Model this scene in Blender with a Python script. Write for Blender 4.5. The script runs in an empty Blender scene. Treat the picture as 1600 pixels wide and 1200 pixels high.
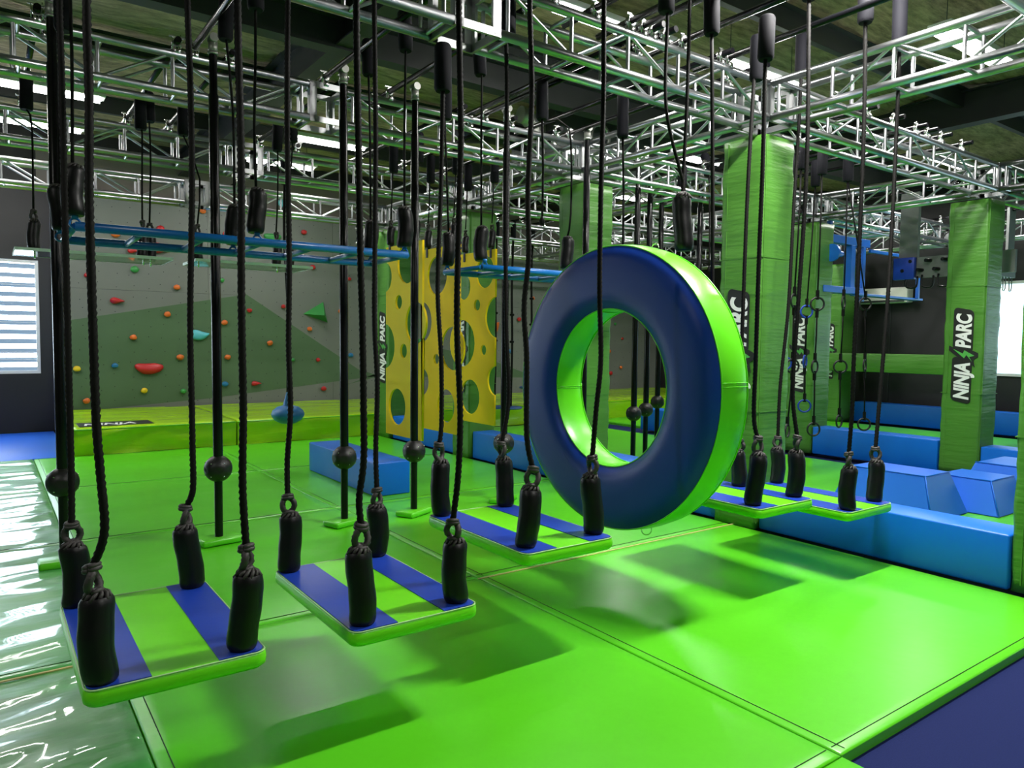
import bpy, bmesh, math, random
from mathutils import Vector, Matrix, noise
random.seed(4)
S = bpy.context.scene
COL = S.collection

# ------------------------------------------------------------------ camera, world, lamps, exposure
cam_d = bpy.data.cameras.new('camera'); cam = bpy.data.objects.new('camera', cam_d); COL.objects.link(cam)
HEAD, PIT, ROLL, FOC = .9453, .0571, .0105, 1140.
fw = Vector((math.cos(HEAD)*math.cos(PIT), math.sin(HEAD)*math.cos(PIT), -math.sin(PIT)))
rt0 = Vector((math.sin(HEAD), -math.cos(HEAD), 0)); up0 = rt0.cross(fw)
rt = rt0*math.cos(ROLL) + up0*math.sin(ROLL); up = rt.cross(fw)
cam.matrix_world = Matrix(((rt.x, up.x, -fw.x, 0), (rt.y, up.y, -fw.y, 0), (rt.z, up.z, -fw.z, 1.6), (0, 0, 0, 1)))
cam_d.sensor_width = 36; cam_d.lens = 36*FOC/1600; cam_d.clip_end = 100
S.camera = cam
w = bpy.data.worlds.new('world'); S.world = w; w.use_nodes = True
w.node_tree.nodes['Background'].inputs[0].default_value = (.75, .88, 1, 1)
w.node_tree.nodes['Background'].inputs[1].default_value = 1.0
S.view_settings.view_transform = 'Standard'; S.view_settings.look = 'None'
S.view_settings.gamma = 1; S.view_settings.use_curve_mapping = False
S.view_settings.exposure = 0.05
def area(name, loc, sx, sy, power, col=(1, .98, .93), rot=(0, 0, 0)):
    l = bpy.data.lights.new(name, 'AREA'); l.shape = 'RECTANGLE'; l.size = sx; l.size_y = sy; l.energy = power; l.color = col
    o = bpy.data.objects.new(name, l); COL.objects.link(o); o.location = loc; o.rotation_euler = rot
    return o
# lamps (x0, x1, y, z, power): the light of each ceiling fixture, the fixtures are modelled below
LAMPS = [(6.4, 7.7, 5.1, 4.6, 60), (4.1, 5.1, 2.5, 4.6, 330), (7.4, 8.9, 3.38, 4.6, 90), (4.4, 5.9, 5.45, 4.75, 30), (10.1, 11.6, 10.9, 4.6, 70), (3.75, 4.85, 10.75, 4.6, 36),
         (3.6, 4.7, 12.5, 4.6, 32), (-1.6, 1.25, 10.6, 4.6, 58), (-1.6, 1.2, 12.35, 4.6, 36), (8.5, 9.9, 8.0, 4.6, 70), (12, 13.5, 5.6, 4.6, 90), (12, 13.5, 8.8, 4.6, 60),
         (2.0, 3.5, -1.2, 4.6, 90), (-3.6, -2.1, 3.0, 4.6, 60)]
for i, (x0, x1, y, z, p) in enumerate(LAMPS):
    area('lamp_light', ((x0+x1)/2, y, z-.09), x1-x0, .12, p)

# ------------------------------------------------------------------ materials
MATS = {}
def mat(name, col, rough=.5, metal=0, spec=.5, bump=None, bscale=20, var=0, vscale=3, emit=None, coat=0, alpha=None, trans=0, stretch=(1, 1, 1), bdist=.01, tri=None):
    m = bpy.data.materials.new(name); m.use_nodes = True; nt = m.node_tree; b = nt.nodes['Principled BSDF']
    b.inputs['Base Color'].default_value = (*col, 1); b.inputs['Roughness'].default_value = rough; b.inputs['Metallic'].default_value = metal
    b.inputs['Specular IOR Level'].default_value = spec; b.inputs['Coat Weight'].default_value = coat
    if trans: b.inputs['Transmission Weight'].default_value = trans
    tc = nt.nodes.new('ShaderNodeTexCoord'); mp = nt.nodes.new('ShaderNodeMapping'); mp.inputs['Scale'].default_value = stretch
    nt.links.new(tc.outputs['Object'], mp.inputs[0])
    if var:
        n = nt.nodes.new('ShaderNodeTexNoise'); n.inputs['Scale'].default_value = vscale; n.inputs['Detail'].default_value = 6
        nt.links.new(mp.outputs[0], n.inputs['Vector'])
        mx = nt.nodes.new('ShaderNodeMix'); mx.data_type = 'RGBA'
        mx.inputs['A'].default_value = (*[c*(1-var) for c in col], 1); mx.inputs['B'].default_value = (*[min(1, c*(1+var)) for c in col], 1)
        nt.links.new(n.outputs['Fac'], mx.inputs['Factor']); nt.links.new(mx.outputs['Result'], b.inputs['Base Color'])
    if bump:
        n = nt.nodes.new('ShaderNodeTexNoise'); n.inputs['Scale'].default_value = bscale; n.inputs['Detail'].default_value = 4
        nt.links.new(mp.outputs[0], n.inputs['Vector'])
        bp = nt.nodes.new('ShaderNodeBump'); bp.inputs['Strength'].default_value = bump; bp.inputs['Distance'].default_value = bdist
        nt.links.new(n.outputs['Fac'], bp.inputs['Height']); nt.links.new(bp.outputs[0], b.inputs['Normal'])
    if emit:
        b.inputs['Emission Color'].default_value = (*emit[0], 1); b.inputs['Emission Strength'].default_value = emit[1]
    MATS[name] = m
    return m
GREEN = (.095, .55, .012)
mat('mat_green', GREEN, .30, bump=.25, bscale=5, bdist=.01, spec=.45)
mat('mat_green_left', (.09, .42, .10), .36, coat=.8, bump=.7, bscale=1.5, bdist=.04, stretch=(.7, 2.4, 1), spec=.7)
mat('lime', (.34, .62, .008), .22, bump=.6, bscale=2.2, bdist=.03, stretch=(.8, 2.5, 3), spec=.6)
mat('deck_green', (.15, .70, .01), .32, bump=.2, bscale=8, spec=.4)
mat('column_green', (.065, .205, .026), .38, bump=.8, bscale=2.2, bdist=.012, stretch=(1, 1, 7), spec=.4)
mat('vinyl_blue', (.012, .05, .40), .34, bump=.15, bscale=6, spec=.4)
mat('ring_blue', (.002, .036, .30), .42, bump=.35, bscale=140, bdist=.001, spec=.4)
mat('ring_green', (.11, .62, .01), .32, bump=.2, bscale=4, spec=.5)
mat('bench_blue', (.002, .135, .64), .38, bump=.2, bscale=5, spec=.4)
mat('trap_blue', (.02, .15, .72), .40, bump=.2, bscale=5, spec=.4)
mat('carpet_blue', (.007, .014, .085), .9, bump=.6, bscale=260, bdist=.003, var=.35, vscale=180, spec=.2)
mat('far_blue', (.01, .13, .75), .45, bump=.2, bscale=4)
mat('seam_light', (.38, .62, .28), .5)
mat('seam_dark', (.01, .05, .01), .7)
mat('seam_tan', (.55, .48, .18), .6)
mat('aluminium', (.47, .48, .50), .30, metal=1, bump=.1, bscale=30, bdist=.001)
mat('plate_alu', (.48, .49, .50), .42, metal=1)
mat('bracket', (.75, .75, .75), .25, metal=1)
mat('cast_grey', (.33, .33, .31), .4, metal=.6)
mat('black_pipe', (.003, .003, .004), .25, spec=.3)
mat('black_vinyl', (.004, .004, .005), .40, bump=.35, bscale=30, bdist=.003, spec=.3)
mat('foam_black', (.004, .004, .007), .8, spec=.2)
mat('rope_black', (.0045, .004, .0038), .65, bump=.5, bscale=220, bdist=.002, spec=.15)
mat('rope_frill', (.03, .026, .025), .6, bump=.5, bscale=160, bdist=.002)
mat('ball_black', (.006, .006, .006), .45, bump=.5, bscale=90, bdist=.001)
mat('ladder_blue', (.008, .15, .50), .3, spec=.5)
mat('steel_blue', (.008, .14, .60), .35)
mat('yellow', (.86, .60, .003), .6, spec=.15, var=.12, vscale=2)
mat('wall_grey', (.15, .163, .15), .6, var=.06, vscale=2)
mat('wall_green', (.065, .125, .06), .6, var=.06)
mat('wall_dark', (.010, .010, .012), .55, var=.3, vscale=1.5)
mat('wall_taupe', (.17, .15, .135), .8, var=.1)
mat('bolt_hole', (.01, .01, .01), .8)
mat('window_lit_edge', (.8, .85, .85), .4)  # pale tone paints in the window light on the climbing wall's end
mat('red', (.45, .012, .015), .4); mat('orange', (.62, .13, .015), .45); mat('hblue', (.01, .15, .35), .4)
mat('hyellow', (.7, .5, .01), .45); mat('hgreen', (.03, .25, .05), .45); mat('teal', (.08, .42, .5), .4)
mat('steel_dark', (.022, .026, .026), .5, var=.2)
mat('purlin', (.06, .07, .06), .5, metal=.3)
mat('hvac', (.07, .085, .08), .45, metal=.4)
mat('duct', (.45, .45, .43), .35, metal=.7)
mat('housing', (.8, .8, .8), .4)
mat('tube_glow', (1, 1, 1), .5, emit=((1, .98, .95), 28))
mat('white_paint', (.75, .72, .68), .5)
mat('grey_board', (.16, .17, .165), .6, var=.15, vscale=6)
mat('letter_white', (.78, .78, .78), .5); mat('letter_black', (.008, .008, .008), .5); mat('bolt_green', (.07, .36, .06), .5)
mat('buoy_blue', (.02, .16, .45), .45)
mat('seat_blue', (.01, .06, .22), .5)
m = mat('acrylic', (.82, .95, .90), .03, trans=1.0, spec=.5)
m.node_tree.nodes['Principled BSDF'].inputs['IOR'].default_value = 1.2
mat('acrylic_edge', (.75, .85, .83), .3)
mat('window_frame', (.7, .72, .74), .4)
def insulation():
    m = bpy.data.materials.new('insulation'); m.use_nodes = True; nt = m.node_tree; b = nt.nodes['Principled BSDF']; b.inputs['Roughness'].default_value = .8
    tc = nt.nodes.new('ShaderNodeTexCoord'); mp = nt.nodes.new('ShaderNodeMapping'); mp.inputs['Scale'].default_value = (1.2, 5, 1); nt.links.new(tc.outputs['Object'], mp.inputs[0])
    n = nt.nodes.new('ShaderNodeTexNoise'); n.inputs['Scale'].default_value = 2.5; n.inputs['Detail'].default_value = 9; n.inputs['Roughness'].default_value = .75; nt.links.new(mp.outputs[0], n.inputs['Vector'])
    r = nt.nodes.new('ShaderNodeValToRGB'); r.color_ramp.elements[0].position = .32; r.color_ramp.elements[0].color = (.12, .088, .045, 1); r.color_ramp.elements[1].position = .66; r.color_ramp.elements[1].color = (.62, .46, .27, 1)
    nt.links.new(n.outputs['Fac'], r.inputs[0]); nt.links.new(r.outputs[0], b.inputs['Base Color'])
    bp = nt.nodes.new('ShaderNodeBump'); bp.inputs['Strength'].default_value = .9; bp.inputs['Distance'].default_value = .06; nt.links.new(n.outputs['Fac'], bp.inputs['Height']); nt.links.new(bp.outputs[0], b.inputs['Normal'])
    MATS['insulation'] = m
insulation()
def daylight(name, c0, c1, strength, scale, dk=.45):
    m = bpy.data.materials.new(name); m.use_nodes = True; nt = m.node_tree; b = nt.nodes['Principled BSDF']; b.inputs['Base Color'].default_value = (.1, .1, .1, 1); b.inputs['Roughness'].default_value = .3
    tc = nt.nodes.new('ShaderNodeTexCoord'); sp = nt.nodes.new('ShaderNodeSeparateXYZ'); nt.links.new(tc.outputs['Object'], sp.inputs[0])
    mu = nt.nodes.new('ShaderNodeMath'); mu.operation = 'MULTIPLY'; mu.inputs[1].default_value = scale; nt.links.new(sp.outputs['Z'], mu.inputs[0])
    si = nt.nodes.new('ShaderNodeMath'); si.operation = 'SINE'; nt.links.new(mu.outputs[0], si.inputs[0])
    r = nt.nodes.new('ShaderNodeValToRGB'); r.color_ramp.elements[0].position = 0; r.color_ramp.elements[0].color = (*c0, 1); r.color_ramp.elements[1].position = dk; r.color_ramp.elements[1].color = (*c1, 1)
    nt.links.new(si.outputs[0], r.inputs[0]); nt.links.new(r.outputs[0], b.inputs['Emission Color']); b.inputs['Emission Strength'].default_value = strength
    MATS[name] = m
daylight('daylight_left', (.012, .02, .03), (.75, .9, 1), 13, 40, .06)
daylight('daylight_right', (.45, .75, .85), (.75, .95, 1), 2.3, 26)

# ------------------------------------------------------------------ helpers
def link(name, me, m=None, parent=None):
    if m is not None and not me.materials:
        for q in (m if isinstance(m, (list, tuple)) else [m]): me.materials.append(MATS[q])
    o = bpy.data.objects.new(name, me); COL.objects.link(o)
    if parent is not None: o.parent = parent
    return o
def fin(bm, smooth=False, name='m'):
    me = bpy.data.meshes.new(name); bm.to_mesh(me); bm.free()
    if smooth:
        me.polygons.foreach_set('use_smooth', [True]*len(me.polygons))
        if smooth != 'all': me.set_sharp_from_angle(angle=math.radians(40))
    return me
def empty(name, loc, rz=0):
    o = bpy.data.objects.new(name, None); COL.objects.link(o); o.location = loc; o.rotation_euler = (0, 0, rz); o.empty_display_size = .1
    return o
def tag(o, label=None, cat=None, group=None, kind=None):
    if label: o['label'] = label
    if cat: o['category'] = cat
    if group: o['group'] = group
    if kind: o['kind'] = kind
    return o
def bbox(bm, x0, x1, y0, y1, z0, z1, mi=0):
    v = [bm.verts.new(p) for p in ((x0, y0, z0), (x1, y0, z0), (x1, y1, z0), (x0, y1, z0), (x0, y0, z1), (x1, y0, z1), (x1, y1, z1), (x0, y1, z1))]
    for f in ((0, 3, 2, 1), (4, 5, 6, 7), (0, 1, 5, 4), (1, 2, 6, 5), (2, 3, 7, 6), (3, 0, 4, 7)):
        bm.faces.new([v[i] for i in f]).material_index = mi
    return v
def box(x0, x1, y0, y1, z0, z1, bev=0, seg=2):
    bm = bmesh.new(); bbox(bm, x0, x1, y0, y1, z0, z1)
    if bev: bmesh.ops.bevel(bm, geom=bm.edges[:], offset=bev, segments=seg, affect='EDGES', profile=.5)
    return fin(bm, bool(bev))
def frame_axes(d):
    d = d.normalized(); a = Vector((0, 0, 1)) if abs(d.z) < .95 else Vector((1, 0, 0))
    u = d.cross(a).normalized(); return u, d.cross(u).normalized()
def tube_bm(bm, pts, r, n=8, cap=True, radf=None, mi=0):
    pts = [Vector(p) for p in pts]; rings = []; u = None
    for i, p in enumerate(pts):
        d = (pts[min(i+1, len(pts)-1)] - pts[max(i-1, 0)]).normalized()
        if u is None: u, v = frame_axes(d)
        else:
            u = (u - d*u.dot(d)).normalized(); v = d.cross(u)
        v = d.cross(u)
        ring = []
        for k in range(n):
            a = 2*math.pi*k/n; rr = (radf(i, a) if radf else r)
            ring.append(bm.verts.new(p + (u*math.cos(a) + v*math.sin(a))*rr))
        rings.append(ring)
    for a, b in zip(rings, rings[1:]):
        for k in range(n):
            f = bm.faces.new((a[k], a[(k+1) % n], b[(k+1) % n], b[k])); f.material_index = mi; f.smooth = True
    if cap:
        bm.faces.new(rings[0][::-1]).material_index = mi; bm.faces.new(rings[-1]).material_index = mi
def tube(pts, r, n=8, cap=True, radf=None):
    bm = bmesh.new(); tube_bm(bm, pts, r, n, cap, radf); return fin(bm)
def lathe(prof, n=20, wob=None):
    bm = bmesh.new(); rings = []
    for r, z in prof:
        if r < 1e-5: rings.append([bm.verts.new((0, 0, z))])
        else:
            rings.append([bm.verts.new((r*(wob(2*math.pi*k/n, z) if wob else 1)*math.cos(2*math.pi*k/n), r*(wob(2*math.pi*k/n, z) if wob else 1)*math.sin(2*math.pi*k/n), z)) for k in range(n)])
    for a, b in zip(rings, rings[1:]):
        for k in range(n):
            if len(a) == 1 and len(b) == 1: continue
            if len(a) == 1: bm.faces.new((a[0], b[(k+1) % n], b[k])[::-1])
            elif len(b) == 1: bm.faces.new((a[k], a[(k+1) % n], b[0]))
            else: bm.faces.new((a[k], a[(k+1) % n], b[(k+1) % n], b[k]))
    bmesh.ops.recalc_face_normals(bm, faces=bm.faces[:])
    return fin(bm, True)
def torus(R, r, n=24, m=10, a0=0, a1=2*math.pi):
    full = abs(a1-a0-2*math.pi) < 1e-4
    bm = bmesh.new(); rings = []
    cnt = n if full else n+1
    for i in range(cnt):
        a = a0+(a1-a0)*i/n
        rings.append([bm.verts.new(((R+r*math.cos(2*math.pi*k/m))*math.cos(a), (R+r*math.cos(2*math.pi*k/m))*math.sin(a), r*math.sin(2*math.pi*k/m))) for k in range(m)])
    for i in range(n if full else n):
        A = rings[i]; B = rings[(i+1) % cnt] if full else rings[i+1]
        for k in range(m): bm.faces.new((A[k], B[k], B[(k+1) % m], A[(k+1) % m]))
    return fin(bm, 'all')
def spline(pts, step=.1):
    pts = [Vector(p) for p in pts]; out = []
    P = [pts[0]*2-pts[1]] + pts + [pts[-1]*2-pts[-2]]
    for i in range(1, len(P)-2):
        a, b, c, d = P[i-1:i+3]; n = max(2, int((c-b).length/step))
        for k in range(n):
            t = k/n
            out.append(.5*((2*b)+(c-a)*t+(2*a-5*b+4*c-d)*t*t+(3*b-a-3*c+d)*t*t*t))
    out.append(pts[-1]); return out
def twisted(pts, r=.0145, pitch=.075):
    p = spline(pts, pitch/7)
    L = [0]
    for a, b in zip(p, p[1:]): L.append(L[-1]+(b-a).length)
    return tube(p, r, 9, True, lambda i, a: r*(.70+.38*abs(math.cos(1.5*(a-2*math.pi*L[i]/pitch)))))
def orient(o, a, b):
    """stand o (modelled along +Z from 0) at a, pointing to b"""
    a = Vector(a); b = Vector(b); o.location = a; o.rotation_mode = 'QUATERNION'
    o.rotation_quaternion = (b-a).to_track_quat('Z', 'Y')
def rrect(hx, hy, r, n=6):
    pts = []
    for cx, cy, a0 in ((hx-r, hy-r, 0), (-hx+r, hy-r, 90), (-hx+r, -hy+r, 180), (hx-r, -hy+r, 270)):
        for k in range(n+1):
            a = math.radians(a0+90*k/n); pts.append((cx+r*math.cos(a), cy+r*math.sin(a)))
    return pts
def prism(poly, z0, z1, smooth=False):
    bm = bmesh.new(); a = [bm.verts.new((x, y, z0)) for x, y in poly]; b = [bm.verts.new((x, y, z1)) for x, y in poly]
    bm.faces.new(a[::-1]); bm.faces.new(b); n = len(poly)
    for i in range(n): bm.faces.new((a[i], a[(i+1) % n], b[(i+1) % n], b[i]))
    bmesh.ops.recalc_face_normals(bm, faces=bm.faces[:])
    return fin(bm, smooth)
def curve_mesh(loops, thick):
    cu = bpy.data.curves.new('c', 'CURVE'); cu.dimensions = '2D'; cu.fill_mode = 'BOTH'; cu.extrude = thick/2
    for lp in loops:
        sp = cu.splines.new('POLY'); sp.points.add(len(lp)-1); sp.use_cyclic_u = True
        for q, (x, y) in zip(sp.points, lp): q.co = (x, y, 0, 1)
    o = bpy.data.objects.new('c', cu); me = bpy.data.meshes.new_from_object(o); bpy.data.objects.remove(o); return me
def text_mesh(body, size, thick, off=.0, shear=.2, sx=.72):
    cu = bpy.data.curves.new('t', 'FONT'); cu.body = body; cu.size = size; cu.extrude = thick; cu.offset = off; cu.shear = shear; cu.space_character = .98
    o = bpy.data.objects.new('t', cu); COL.objects.link(o); bpy.context.view_layer.update()
    me = bpy.data.meshes.new_from_object(o.evaluated_get(bpy.context.evaluated_depsgraph_get())); bpy.data.objects.remove(o)
    xs = [v.co.x for v in me.vertices]; x0 = min(xs)
    for v in me.vertices: v.co.x = (v.co.x-x0)*sx
    return me
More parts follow.
